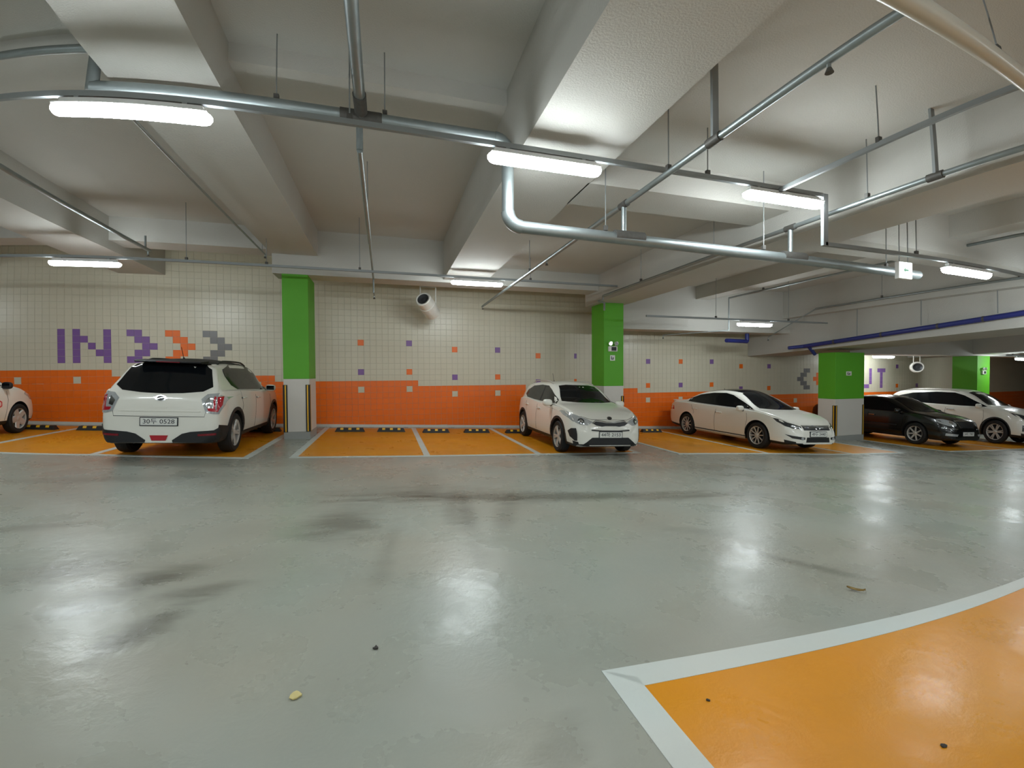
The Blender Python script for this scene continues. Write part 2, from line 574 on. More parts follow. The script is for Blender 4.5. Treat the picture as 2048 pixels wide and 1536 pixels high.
def score(ce):
    xl, xr, zb, zt, k, full, special = ce
    vis = full and -8.9 < xl < 14.5 and zt < 4.3 and not (-4.6 < xl < -1.2 and zt < 1.75) and not (xl < -7.4 and zt < 1.4) and not (-1.9 < xl < -0.9)
    if not vis:
        return 1e9
    d = math.hypot((xl-CAM.x), CAM.y)
    return d*d*math.hypot(xl-CAM.x, CAM.y)/abs(CAM.y) - (1e6 if special else 0) + (0 if xl > -8 else 0)
order = sorted(range(len(cells)), key=lambda i: score(cells[i]))
single = set(order[:300])
TMESH = {k: tile_mesh(k) for k in 'wopg'}
bm = bmesh.new()
for i, (xl, xr, zb, zt, k, full, sp) in enumerate(cells):
    if i in single:
        o = link('tile', TMESH[k], wall_back)
        o.location = (xl, 0, zb)
    else:
        bm_tile(bm, xl, xr, zb, zt, MATI[k])
o = from_bm('wall_tiles', bm, TM, wall_back)
o['kind'] = 'stuff'

# ------------------------------------------------------------------ ceiling slab and beams
ceiling = solid('ceiling', X0, X1, Y0, Y1, TOP, TOP+0.3, M['ceil'])
def beam(name, x0, x1, y0, y1, z, z2=None):
    """soffit at z (at y1) and z2 (at y0)"""
    z2 = z if z2 is None else z2
    bm = bmesh.new()
    v = [bm.verts.new(p) for p in ((x0, y0, z2), (x1, y0, z2), (x1, y1, z), (x0, y1, z), (x0, y0, TOP), (x1, y0, TOP), (x1, y1, TOP), (x0, y1, TOP))]
    for q in ((0, 3, 2, 1), (4, 5, 6, 7), (0, 1, 5, 4), (1, 2, 6, 5), (2, 3, 7, 6), (3, 0, 4, 7)):
        bm.faces.new([v[i] for i in q])
    bmesh.ops.recalc_face_normals(bm, faces=bm.faces[:])
    return from_bm(name, bm, M['ceil'], ceiling)
beam('slab', X0+0.02, 2.4, Y0+0.02, -0.04, 5.07)
beam('slab', 2.4, 14.6, Y0+0.05, -0.02, 4.47)
beam('slab', 14.95, 25.9, Y0+0.07, -0.06, 2.95, 3.9)
beam('slab', 25.85, X1-0.02, Y0+0.06, -0.05, 2.45, 3.2)
beam('beam', -15.0, -13.9, Y0, 0.0, 4.4)
beam('beam', -10.5, -9.4, Y0, 0.0, 4.4)
beam('beam', -6.05, -4.95, Y0, 0.0, 4.35)
beam('beam', -1.74, -0.72, Y0, -1.9, 4.46)
beam('beam', 2.3, 3.42, Y0, -1.9, 4.07)
beam('beam', 6.8, 7.8, Y0, -1.7, 3.67)
beam('beam', 10.75, 11.25, Y0, -1.3, 4.05)
beam('beam', 14.5, 16.95, Y0+0.03, -0.03, 3.53)
beam('beam', 14.85, 17.0, Y0+0.04, -0.02, 2.26, 3.45)
beam('beam', 24.4, 26.0, Y0+0.03, -0.03, 2.27, 3.0)
beam('girder', X0+0.03, -1.70, -2.57, -1.95, 4.55)
beam('girder', -1.72, 6.85, -2.57, -1.95, 4.0)
beam('girder', 7.75, 14.9, -1.9, -1.3, 3.0)
beam('girder', 16.9, X1-0.03, -2.57, -1.6, 2.27)
beam('cross_beam', X0+0.03, 2.35, -8.7, -8.0, 4.87)
beam('cross_beam', 3.40, 6.85, -8.7, -8.0, 4.07)
beam('cross_beam', 7.75, 14.55, -8.7, -8.0, 3.75)
beam('cross_beam', X0, 2.3, -16.7, -16.0, 4.8)
beam('cross_beam', 3.42, 14.5, -16.7, -16.0, 4.07)

# ------------------------------------------------------------------ columns
def column(x0, x1, y0, y1, ztop, zg, zguard, label, guards=(0, 1), nplinth=0.17):
    zf = fz((x0+x1)/2)
    root = empty('concrete_column', Matrix.Translation(((x0+x1)/2, (y0+y1)/2, zf)))
    tag(root, label, 'column', 'green and white garage columns')
    cx, cy = (x0+x1)/2, (y0+y1)/2
    a, b, c, d = x0-cx, x1-cx, y0-cy, y1-cy
    box('plinth', M['plinth'], root, a-0.004, b+0.004, c-0.004, d+0.004, -0.08, nplinth)
    box('lower_shaft', M['colwhite'], root, a, b, c, d, nplinth, zg-zf, 0.008)
    box('upper_shaft', M['green'], root, a, b, c, d, zg-zf, ztop-zf, 0.008)
    gz0, gz1 = nplinth+0.0, zguard-zf
    for s in guards:
        xs, sg = (a, 1) if s == 0 else (b, -1)
        g = 0.012
        w = 0.085
        out = [(xs-sg*g, c-g), (xs+sg*w, c-g), (xs+sg*w, c), (xs, c), (xs, c+w), (xs-sg*g, c+w)]
        o = prism('corner_guard', M['rubber'], root, out, 'z', gz0, gz1)
        yx = sorted((xs+sg*0.030, xs+sg*0.056))
        box('yellow_stripe', M['yellow'], o, yx[0], yx[1], c-g-0.003, c-g+0.001, gz0+0.01, gz1-0.01)
        yy = (c+0.028, c+0.054)
        xx = sorted((xs-sg*(g+0.003), xs-sg*(g-0.001)))
        box('yellow_stripe', M['yellow'], o, xx[0], xx[1], yy[0], yy[1], gz0+0.01, gz1-0.01)
    return root
column(-1.52, -0.95, -2.57, -1.62, 4.0, 1.50, 1.36, 'green and white column beside the white black-roofed SUV, before the IN wall')
column(6.97, 7.62, -2.57, -1.79, 3.67, 1.22, 0.92, 'green and white column behind the white crossover, with twin-head emergency lamp')
column(15.2, 16.56, -3.3, -2.7, 2.26, 0.69, 0.48, 'broad green and white column between the white sedan and the black sedan')
column(24.76, 25.77, -2.57, -1.63, 2.27, 0.3, 0.1, 'far green column rising behind the silver-white SUV', (0,))

# ------------------------------------------------------------------ lights
def lamp_mesh(length, rw, rh):
    bm = bmesh.new()
    prof = [(-1.0, 0.0), (-0.985, 0.45), (-0.95, 0.8), (-0.9, 0.97), (-0.85, 1.0), (0.85, 1.0), (0.9, 0.97), (0.95, 0.8), (0.985, 0.45), (1.0, 0.0)]
    n = 16
    A0, A1 = math.radians(-200), math.radians(20)
    rings = []
    for t, s in prof:
        x = t*length/2
        if s == 0:
            rings.append([bm.verts.new((x, 0, 0))])
        else:
            rings.append([bm.verts.new((x, math.cos(A0+(A1-A0)*k/(n-1))*rw*s, math.sin(A0+(A1-A0)*k/(n-1))*rh*s)) for k in range(n)])
    for A, B in zip(rings, rings[1:]):
        for k in range(n-1):
            k2 = k+1
            if len(A) == 1:
                bm.faces.new((A[0], B[k], B[k2]))
            elif len(B) == 1:
                bm.faces.new((A[k], B[0], A[k2]))
            else:
                bm.faces.new((A[k], B[k], B[k2], A[k2]))
    bmesh.ops.recalc_face_normals(bm, faces=bm.faces[:])
    me = bpy.data.meshes.new('diffuser')
    bm.to_mesh(me)
    bm.free()
    me.shade_smooth()
    me.materials.append(M['lamp'])
    return me
LM = lamp_mesh(1.26, 0.075, 0.065)
bm = bmesh.new()
bm_box(bm, -0.60, 0.60, -0.074, 0.074, 0.017, 0.032, 0.004)
bm_box(bm, -0.56, 0.56, -0.03, 0.03, 0.032, 0.085, 0.006)
HM = bpy.data.meshes.new('housing')
bm.to_mesh(HM)
bm.free()
HM.materials.append(M['lampbody'])
bm = bmesh.new()
bm_box(bm, -0.02, 0.02, -0.02, 0.02, 0.08, 0.0995)
KM = bpy.data.meshes.new('mounting_clip')
bm.to_mesh(KM)
bm.free()
KM.materials.append(M['conduit'])
def lamp(x, y, z, label, group='LED batten lights hung from conduit'):
    r = empty('batten_light', Matrix.Translation((x, y, z)))
    link('diffuser', LM, r)
    link('housing', HM, r)
    for s in (-0.42, 0.42):
        link('mounting_clip', KM, r).location.x = s
    return tag(r, label, 'ceiling light', group)
MID, WAL = -9.59, -3.75
lamp(-1.18, MID, 3.77, 'glowing LED batten light crossing below the beam in line with the IN lettering')
lamp(2.47, MID, 3.77, 'glowing LED batten light beside the vertical drop of the elbowed steel pipe')
lamp(5.67, MID, 3.77, 'glowing LED batten light beside the metal raceway drop at the deep beam')
lamp(9.50, MID, 3.14, 'glowing LED batten light just past the lit exit sign')
lamp(-4.75, WAL, 3.77, 'glowing LED batten light on the wall conduit above the IN lettering')
lamp(2.95, WAL, 3.77, 'glowing LED batten light next to the jet fan over the empty orange bays')
lamp(11.30, WAL, 3.02, 'glowing LED batten light against the girder above the white sedan')
lamp(21.1, -1.05, 2.25, 'glowing LED batten light on the wall side, above the OUT lettering and the jet fan')
lamp(25.9, WAL, 2.13, 'glowing LED batten light beyond the far green column')
for i, (x, y, z) in enumerate(((-5.2, MID, 3.77), (13.4, MID, 3.0), (18.5, MID, 2.7), (-9.2, MID, 3.77), (-12.0, WAL, 3.77))):
    lamp(x, y, z, 'glowing LED batten light hung outside the photographed view')
for i, (x, z) in enumerate(((-5.2, 3.77), (-1.2, 3.77), (2.5, 3.77), (9.5, 3.14), (13.4, 3.0))):
    lamp(x, -15.6, z, 'glowing LED batten light hung outside the photographed view')
for i, (x, z) in enumerate(((-3.2, 3.77), (4.2, 3.77), (11.0, 3.14))):
    lamp(x, -21.5, z, 'glowing LED batten light hung outside the photographed view')

# ------------------------------------------------------------------ pipes
HR = 0.007
def hanger(root, x, y, z0, z1, rp):
    o = tube('hanger', M['conduit'], root, (x, y, z0+rp), (x, y, z1+0.01), HR, 6)
    lathe_ring(o, x, y, z0, rp)
    return o
def lathe_ring(parent, x, y, z, rp):
    bm = bmesh.new()
    bm_box(bm, x-0.025, x+0.025, y-0.02, y+0.02, z+rp*0.8, z+rp+0.05, 0.004)
    from_bm('pipe_clamp', bm, M['fitting'], parent)
def run(name, label, cat, group=None):
    return tag(empty(name), label, cat, group)
def seg(root, p0, p1, r, m='zinc', n=14):
    return tube('pipe', M[m], root, p0, p1, r, n)
def fit(root, p, d, r, l=0.09):
    p, d = Vector(p), Vector(d).normalized()
    return tube('coupling', M['fitting'], root, p-d*l/2, p+d*l/2, r, 14)
def head(root, x, y, z, l=0.12):
    tube('drop_pipe', M['zinc'], root, (x, y, z), (x, y, z-l), 0.014, 8)
    lathe_h = bmesh.new()
    bm_tube(lathe_h, (x, y, z-l-0.035), (x, y, z-l), 0.03, 10, 0.016)
    return from_bm('sprinkler_head', lathe_h, M['fitting'], root)

YP, ZU, ZL, RX = -8.93, 4.32, 3.33, 2.24
R = 0.072
g = run('sprinkler_pipework', 'galvanised sprinkler pipework with an elbowed main and slanting branch pipes on risers', 'pipe')
seg(g, (-1.86, YP, ZU), (RX-0.16, YP, ZU), R)
seg(g, (RX, YP, ZU-0.16), (RX, YP, ZL+0.16), R)
seg(g, (RX+0.16, YP, ZL), (9.4, YP, ZL-0.12), R)
bend('elbow', M['zinc'], g, arc((RX-0.16, YP, ZU-0.16), (1, 0, 0), (0, 0, 1), 0.16, PI/2, 0), R*1.12, 14)
bend('elbow', M['zinc'], g, arc((RX+0.16, YP, ZL+0.16), (-1, 0, 0), (0, 0, -1), 0.16, 0, PI/2), R*1.12, 14)
for x, z in ((0.62, ZU), (3.85, ZL), (6.6, ZL-0.05)):
    fit(g, (x, YP, z), (1, 0, 0), R*1.12, 0.42)
for x, z0, z1 in ((0.86, ZU, 5.07), (-0.2, ZU, 5.07), (3.52, ZL, 4.47), (6.05, ZL-0.04, 4.47), (8.6, ZL-0.11, 4.47)):
    hanger(g, x, YP, z0, z1, R)
bend('side_pipe', M['zinc'], g, [(-1.86, YP, ZU-0.04), (-1.86, YP, 4.72)], R*0.85, 12)
seg(g, (-1.84, YP, 4.74), (-3.7, YP, 4.74), 0.045)

seg(g, (0.62, -14.5, ZU+0.02), (0.62, YP-R, ZU+0.02), 0.055)
fit(g, (0.62, YP-0.24, ZU+0.02), (0, 1, 0), 0.066, 0.28)
seg(g, (0.60, YP, 3.98), (0.58, -5.6, 3.98), 0.032)
seg(g, (0.58, -5.6, 3.98), (0.56, -2.75, 3.95), 0.022)
seg(g, (0.60, YP, ZU-R), (0.60, YP, 3.98), 0.035)
seg(g, (0.56, -2.75, 3.95), (0.56, -2.75, 3.62), 0.02)
seg(g, (0.56, -2.75, 3.62), (0.56, -2.3, 3.62), 0.016)
head(g, 0.56, -2.3, 3.62, 0.05)
hanger(g, 0.58, -6.4, 3.98, 5.07, 0.03)

PX, PZ = 3.78, 3.74
seg(g, (PX, -16.5, PZ), (PX, -0.55, PZ), 0.034)
seg(g, (PX, YP, ZL-0.03+R), (PX, YP, PZ), 0.034)
fit(g, (PX, YP, PZ), (0, 1, 0), 0.045, 0.16)
fit(g, (PX, -10.5, PZ), (0, 1, 0), 0.045, 0.16)
box('strap', M['conduit'], g, PX-0.033, PX+0.033, -10.52, -10.49, PZ, 4.48)
hanger(g, PX, -9.83, PZ, 4.47, 0.034)
hanger(g, PX, -5.2, PZ, 4.47, 0.034)
for y in (-11.6, -6.2, -0.6):
    head(g, PX, y, PZ, 0.06)

PX, PZ = 6.55, 3.71
seg(g, (PX, -16.5, PZ), (PX, -3.3, PZ), 0.032)
seg(g, (PX, YP, ZL-0.07+R), (PX, YP, PZ), 0.034)
fit(g, (PX, YP, PZ), (0, 1, 0), 0.045, 0.16)
fit(g, (PX, -10.74, PZ), (0, 1, 0), 0.045, 0.16)
box('strap', M['conduit'], g, PX-0.033, PX+0.033, -10.76, -10.73, PZ, 4.48)
for y in (-10.0, -7.4, -5.1):
    hanger(g, PX, y, PZ, 4.47, 0.032)
bend('drop_pipe', M['zinc'], g, [(PX, -3.3, PZ), (PX, -3.25, PZ-0.1), (PX+0.02, -3.0, 3.62), (6.86, -2.8, 3.62), (6.9, -2.72, 3.42)], 0.03, 10)

g = run('branch_pipe', 'thin steel pipe along the narrow beam over the white sedan', 'pipe', 'sprinkler branch pipes')
PX, PZ = 10.6, 3.98
seg(g, (PX+0.75, -13, PZ), (PX+0.75, -2.7, PZ), 0.028)
seg(g, (PX+0.75, -2.7, PZ), (PX+0.75, -2.7, 2.95), 0.02)
seg(g, (PX+0.75, -2.7, 2.95), (9.7, -1.6, 2.86), 0.018)
head(g, 9.7, -1.6, 2.86, 0.08)
for y in (-4.0, -6.8):
    hanger(g, PX+0.75, y, PZ, 4.47, 0.028)

g = run('branch_pipe', 'thin steel pipe along the beam over the broad column', 'pipe', 'sprinkler branch pipes')
seg(g, (14.4, -13, 3.72), (14.4, -3.2, 3.68), 0.03)
seg(g, (14.4, -3.2, 3.68), (14.0, -1.75, 2.86), 0.018)
head(g, 14.0, -1.75, 2.86, 0.08)
for y in (-5.2, -8.3):
    hanger(g, 14.4, y, 3.7, 4.47, 0.03)

g = run('branch_pipe', 'steel pipe slanting to the wall over the compact car', 'pipe', 'sprinkler branch pipes')
seg(g, (-3.93, -13, 4.3), (-4.07, -2.8, 4.3), 0.036)
seg(g, (-4.05, -3.0, 4.3), (-4.05, -3.0, 4.56), 0.02)
head(g, -4.07, -2.85, 4.3, 0.1)
g = run('branch_pipe', 'thin steel pipe at the lower edge of the beam leading to the first column', 'pipe', 'sprinkler branch pipes')
seg(g, (-1.80, -8.6, 4.39), (-1.80, -2.8, 4.36), 0.018)
head(g, -1.80, -2.82, 4.36, 0.05)
tube('hanger', M['conduit'], g, (-1.80, -3.05, 4.36), (-1.80, -3.05, 5.08), HR, 6)

g = run('service_pipe', 'fat white painted pipe passing close overhead', 'pipe')
seg(g, (-3.0, -12.40, 3.50), (13.0, -12.40, 3.415), 0.066, 'pipewhite', 24)
for x in (4.35, 7.0, 1.2):
    hanger(g, x, -12.40, 3.50-0.0053*(x+3), 4.07 if 2.3 < x < 3.42 else (5.07 if x < 2.3 else (3.67 if 6.8 < x < 7.8 else 4.47)), 0.066)

g = run('drain_pipe', 'blue drain pipe along the low beam beside the broad column', 'pipe')
pts = [(14.72, -2.55, 2.50), (14.72, -8.25, 2.94), (14.72, -14.0, 3.38)]
bend('pipe', M['blue'], g, pts, 0.066, 14)
for y in (-3.6, -5.0, -6.4, -7.4):
    z = 2.5+(-2.55-y)*0.0772
    fit(g, (14.72, y, z), (0, 1, 0), 0.072, 0.05)
seg(g, (14.72, -2.55, 2.5), (14.3, -2.3, 2.45), 0.06, 'blue')
seg(g, (14.72, -2.7, 2.5), (15.1, -2.65, 2.22), 0.055, 'blue')
for y, z in ((-4.3, 2.63), (-6.0, 2.77), (-7.7, 2.9)):
    tube('hanger', M['conduit'], g, (14.72, y, z+0.08), (14.72, y, 3.54), 0.012, 6)
seg(g, (12.2, -1.7, 2.72), (13.3, -1.5, 2.72), 0.07, 'blue')
seg(g, (13.3, -1.5, 2.72), (13.3, -1.5, 3.0), 0.07, 'blue')

# lighting conduits
def conduit(label, pts, hang=()):
    g = run('lighting_conduit', label, 'conduit', 'conduits carrying the batten lights')
    for a, b in zip(pts, pts[1:]):
        d = Vector(b)-Vector(a)
        bm = bmesh.new()
        if abs(d.z) > abs(d.x)+abs(d.y):
            bm_box(bm, a[0]-0.04, a[0]+0.04, a[1]-0.02, a[1]+0.02, min(a[2], b[2])-0.02, max(a[2], b[2])+0.02)
            from_bm('riser', bm, M['conduit'], g)
        elif abs(d.x) > abs(d.y):
            bm_box(bm, min(a[0], b[0]), max(a[0], b[0]), a[1]-0.02, a[1]+0.02, a[2]-0.025, a[2]+0.025)
            from_bm('raceway', bm, M['conduit'], g)
        else:
            bm_box(bm, a[0]-0.02, a[0]+0.02, min(a[1], b[1]), max(a[1], b[1]), a[2]-0.025, a[2]+0.025)
            from_bm('raceway', bm, M['conduit'], g)
    for x, y, z0, z1 in hang:
        hanger(g, x, y, z0, z1, 0.025)
    return g
conduit('long grey conduit carrying the lights over the driving lane', [(-12, MID, 3.895), (6.315, MID, 3.895)],
        [(0.55, MID, 3.895, 5.07), (4.5, MID, 3.895, 4.47), (-3.4, MID, 3.895, 5.07)])
conduit('grey conduit that drops down a flat riser and runs low past the exit sign', [(6.36, MID, 3.895), (6.36, MID, 3.265), (19, MID, 3.265)],
        [(8.2, MID, 3.265, 4.47), (11.9, MID, 3.265, 4.47)])
conduit('grey conduit carrying the lights above the parked cars', [(-15, WAL, 3.895), (6.72, WAL, 3.895)],
        [(-3.0, WAL, 3.895, 5.07), (0.3, WAL, 3.895, 5.07), (4.3, WAL, 3.895, 4.47), (-1.55, WAL, 3.895, 4.47)])
conduit('grey conduit fixed across the girder above the white sedan', [(7.6, WAL, 3.145), (14.2, WAL, 3.145)], [(9.9, WAL, 3.145, 4.47), (12.6, WAL, 3.145, 4.47)])
conduit('grey conduit along the wall side above the black sedan and the large SUV', [(17.2, -1.05, 2.375), (24.3, -1.05, 2.375)], [(18.5, -1.05, 2.375, 3.0), (23.6, -1.05, 2.375, 3.0)])
conduit('short grey conduit under the low beam by the far green column', [(24.45, WAL, 2.255), (28.5, WAL, 2.255)], [(25.0, WAL, 2.255, 2.375), (27.6, WAL, 2.255, 2.56)])
conduit('grey cross conduit slanting over the lane to the light by the deep beam', [(5.57, -18, 3.86), (5.57, MID-0.03, 3.86)], [(5.57, -10.77, 3.86, 4.47)])

# ------------------------------------------------------------------ exit sign, emergency lamps, jet fans
g = empty('exit_sign', Matrix.Translation((8.4, -9.3, 3.0)))
tag(g, 'small lit exit sign with a green arrow hanging below the conduit', 'sign')
box('housing', M['lampbody'], g, -0.155, 0.155, -0.03, 0.03, 0.0, 0.26, 0.008)
face = box('lit_panel', M['signlit'], g, -0.145, 0.145, -0.035, -0.03, 0.01, 0.25)
bm = bmesh.new()
v = [bm.verts.new((x, -0.038, z)) for x, z in ((-0.06, 0.13), (-0.01, 0.175), (-0.01, 0.145), (0.06, 0.145), (0.06, 0.115), (-0.01, 0.115), (-0.01, 0.085))]
bm.faces.new(v)
from_bm('green_arrow', bm, M['signgreen'], face)
for sx in (-0.1, 0.1):
    tube('suspension_rod', M['conduit'], g, (sx, 0, 0.26), (sx, 0, 1.47), HR, 6)

def emergency(x, y, z, label):
    g = empty('emergency_lamp', Matrix.Translation((x, y, z)))
    tag(g, label, 'emergency light', 'twin-head emergency lamps on columns')
    box('battery_box', M['fanwhite'], g, -0.14, 0.14, -0.07, 0, -0.09, 0.06, 0.008)
    box('front_panel', M['plastic'], g, -0.06, 0.10, -0.075, -0.065, -0.07, 0.04)
    for s in (-1, 1):
        tube('lamp_neck', M['fanwhite'], g, (s*0.075, -0.035, 0.055), (s*0.085, -0.045, 0.115), 0.012, 8)
        h = tube('lamp_head', M['fanwhite'], g, (s*0.085, -0.02, 0.15), (s*0.10, -0.10, 0.14), 0.04, 14, 0.062)
        tube('lens', M['lens'], h, (s*0.10, -0.10, 0.14), (s*0.102, -0.106, 0.14), 0.056, 14)
    return g
emergency(7.24, -2.57, 2.33, 'white twin-head emergency lamp on the column behind the white crossover')
emergency(25.2, -2.57, 1.58, 'white twin-head emergency lamp on the far green column')
def plaque(x, y, z, w_, h_, label):
    g = empty('column_plaque', Matrix.Translation((x, y, z)))
    tag(g, label, 'sign', 'white plaques on columns')
    box('plate', M['plate'], g, -w_/2, w_/2, -0.012, 0, -h_/2, h_/2, 0.003)
    bm = bmesh.new()
    for q in ((-0.3, -0.15, -0.3, 0.3), (-0.15, 0.2, -0.3, -0.15), (0.05, 0.2, -0.15, 0.15)):
        bm_box(bm, q[0]*w_, q[1]*w_, -0.015, -0.011, q[2]*h_, q[3]*h_)
    from_bm('plaque_symbol', bm, M['ink'], g)
plaque(7.25, -2.57, 2.05, 0.16, 0.16, 'small square white plaque below the emergency lamp')
plaque(15.81, -3.3, 1.55, 0.24, 0.14, 'small white plaque on the broad green column')

def jet_fan(M4, label, drop):
    g = empty('jet_fan', M4)
    tag(g, label, 'fan', 'white jet fans near the wall')
    prof = [(0.0, -0.30), (0.13, -0.30), (0.17, -0.37), (0.205, -0.38), (0.225, -0.36), (0.225, -0.12), (0.215, -0.11), (0.215, -0.10), (0.235, -0.09), (0.235, 0.10), (0.215, 0.11), (0.225, 0.12), (0.225, 0.36), (0.20, 0.38), (0.0, 0.38)]
    lathe('casing', M['fanwhite'], g, prof, 'y', 32, 30)
    lathe('intake_grille', M['fandark'], g, [(0.0, -0.325), (0.10, -0.335), (0.165, -0.375), (0.150, -0.36), (0.0, -0.31)], 'y', 28, 30)
    lathe('hub', M['fandark'], g, [(0.0, -0.36), (0.05, -0.35), (0.06, -0.32), (0.0, -0.31)], 'y', 16, 30)
    return g
def fan_frame(g, dy):
    Mi = g.matrix_world.inverted()
    c = g.matrix_world.translation
    for sx in (-0.22, 0.22):
        p0 = Mi @ (c+Vector((sx, 0, 0)))
        p1 = Mi @ (c+Vector((sx, 0, dy)))
        tube('hanging_strut', M['fanwhite'], g, p0, p1, 0.018, 8)
    tube('top_rail', M['fanwhite'], g, Mi @ (c+Vector((-0.24, 0, dy-0.03))), Mi @ (c+Vector((0.24, 0, dy-0.03))), 0.02, 8)
Mf = Matrix.Translation((2.02, -1.2, 3.57)) @ Matrix.Rotation(math.radians(-30), 4, 'Z') @ Matrix.Rotation(math.radians(-26), 4, 'X')
g = jet_fan(Mf, 'white jet fan hanging over the empty orange bays', 0.6)
bpy.context.view_layer.update()
fan_frame(g, 0.6)
for sx in (-0.22, 0.22):
    Mi = Mf.inverted()
    tube('suspension_rod', M['conduit'], g, Mi @ Vector((2.02+sx, -1.2, 4.15)), Mi @ Vector((2.02+sx, -1.2, 5.1)), HR, 6)
Mf = Matrix.Translation((22.75, -1.35, 1.80)) @ Matrix.Rotation(math.radians(-55), 4, 'Z')
g = jet_fan(Mf, 'white jet fan on the wall side behind the silver-white SUV', 0.5)
bpy.context.view_layer.update()
fan_frame(g, 1.19)

# ------------------------------------------------------------------ wheel stops
def make_stop():
    r = empty('wheel_stop')
    w2 = 0.39
    bm = bmesh.new()
    A = [(-0.085, 0.0), (-0.05, 0.10), (0.05, 0.10), (0.085, 0.0)]
    l0 = [bm.verts.new((-w2, y, z)) for y, z in A]
    l1 = [bm.verts.new((w2, y, z)) for y, z in A]
    for v in (l0[1], l0[2]):
        v.co.x += 0.05
    for v in (l1[1], l1[2]):
        v.co.x -= 0.05
    bm.faces.new(l0)
    bm.faces.new(l1[::-1])
    for i in range(4):
        bm.faces.new((l0[i], l1[i], l1[(i+1) % 4], l0[(i+1) % 4]))
    bmesh.ops.recalc_face_normals(bm, faces=bm.faces[:])
    from_bm('rubber_block', bm, M['rubber'], r)
    for x in (-0.21, 0.0, 0.21):
        bm = bmesh.new()
        v = [bm.verts.new(p) for p in ((x-0.04, -0.071, 0.055), (x+0.04, -0.071, 0.055), (x+0.04, -0.057, 0.094), (x-0.04, -0.057, 0.094), (x-0.04, -0.050, 0.103), (x+0.04, -0.050, 0.103), (x+0.04, 0.0, 0.103), (x-0.04, 0.0, 0.103))]
        bm.faces.new((v[0], v[1], v[2], v[3]))
        bm.faces.new((v[3], v[2], v[5], v[4]))
        bm.faces.new((v[4], v[5], v[6], v[7]))
        from_bm('reflector', bm, M['yellow'], r)
    return r
proto = make_stop()
STOPS = [(-7.27, -1.12, 'black and yellow rubber wheel stop by the front wheel of the compact car'), (-6.04, -1.12, 'black and yellow rubber wheel stop between the compact car and the black-roofed SUV'),
         (-2.28, -1.15, 'black and yellow rubber wheel stop under the nose of the black-roofed SUV'),
         (-0.16, -1.15, 'black and yellow rubber wheel stop nearest the green column in the empty bay'), (0.95, -1.15, 'black and yellow rubber wheel stop below the first white dot pair, second in its bay'),
         (2.2, -1.35, 'black and yellow rubber wheel stop just past the middle bay line'), (3.4, -1.35, 'black and yellow rubber wheel stop in the empty bay next to the white crossover'),
         (4.65, -1.45, 'black and yellow rubber wheel stop behind the rear wheel of the white crossover'), (9.52, -1.2, 'black and yellow rubber wheel stop between the white crossover and the white sedan')]
for i, (x, y, lb) in enumerate(STOPS):
    o = proto if i == 0 else copy_tree(proto)
    o.matrix_world = on_floor(x, y, 0, 0.003)
    tag(o, lb, 'wheel stop', 'rubber wheel stops along the wall')

# ------------------------------------------------------------------ litter on the floor
def leaf(x, y, ang, L, label):
    bm = bmesh.new()
    n = 9
    top, bot, mid = [], [], []
    for i in range(n):
        t = i/(n-1)
        xx = (t-0.5)*L
        ww = math.sin(PI*min(1, t*1.02))**0.8*L*0.16
        zz = 0.006+0.022*(abs(t-0.5)*2)**2
        top.append(bm.verts.new((xx, ww+0.02*math.sin(t*5), zz+0.012)))
        mid.append(bm.verts.new((xx, 0.02*math.sin(t*5), zz)))
        bot.append(bm.verts.new((xx, -ww+0.02*math.sin(t*5), zz+0.008)))
    for i in range(n-1):
        bm.faces.new((mid[i], mid[i+1], top[i+1], top[i]))
        bm.faces.new((bot[i], bot[i+1], mid[i+1], mid[i]))
    ex = bmesh.ops.solidify(bm, geom=bm.faces[:], thickness=0.002)
    r = empty('dry_leaf', on_floor(x, y, ang))
    from_bm('blade', bm, M['leaf'], r, 60)
    bend('stem', M['leaf'], r, [(L*0.48, 0.0, 0.02), (L*0.6, 0.015, 0.012), (L*0.7, 0.03, 0.004)], 0.002, 6)
    tag(r, label, 'leaf')
leaf(4.49, -11.31, -0.55, 0.13, 'curled dry leaf on the grey floor near the white line')
def scrap(name, x, y, s, m, label, cat, seed):
    rr = random.Random(seed)
    bm = bmesh.new()
    n = 8
    v = [bm.verts.new((math.cos(2*PI*k/n)*s*rr.uniform(0.5, 1.1), math.sin(2*PI*k/n)*s*rr.uniform(0.4, 0.9), rr.uniform(0.004, 0.004+s*0.25))) for k in range(n)]
    c = bm.verts.new((0, 0, 0.004+s*0.2))
    b = [bm.verts.new((q.co.x*0.95, q.co.y*0.95, 0.0)) for q in v]
    for k in range(n):
        bm.faces.new((c, v[k], v[(k+1) % n]))
        bm.faces.new((v[k], b[k], b[(k+1) % n], v[(k+1) % n]))
    bm.faces.new(b[::-1])
    o = from_bm(name, bm, M[m])
    o.matrix_world = on_floor(x, y, seed, 0.003)
    tag(o, label, cat)
    return o
scrap('paper_scrap', 0.39, -11.48, 0.035, 'paper', 'small yellowish paper scrap on the grey floor', 'litter', 3)
scrap('dirt_crumb', 0.77, -11.17, 0.022, 'grit', 'tiny dark crumb on the grey floor beyond the paper scrap', 'litter', 4)
scrap('dirt_crumb', 3.25, -12.66, 0.02, 'grit', 'tiny dark crumb on the near orange bay', 'litter', 5)
scrap('dirt_crumb', 2.42, -12.0, 0.012, 'grit', 'tiny dark speck near the corner of the white line', 'litter', 6)

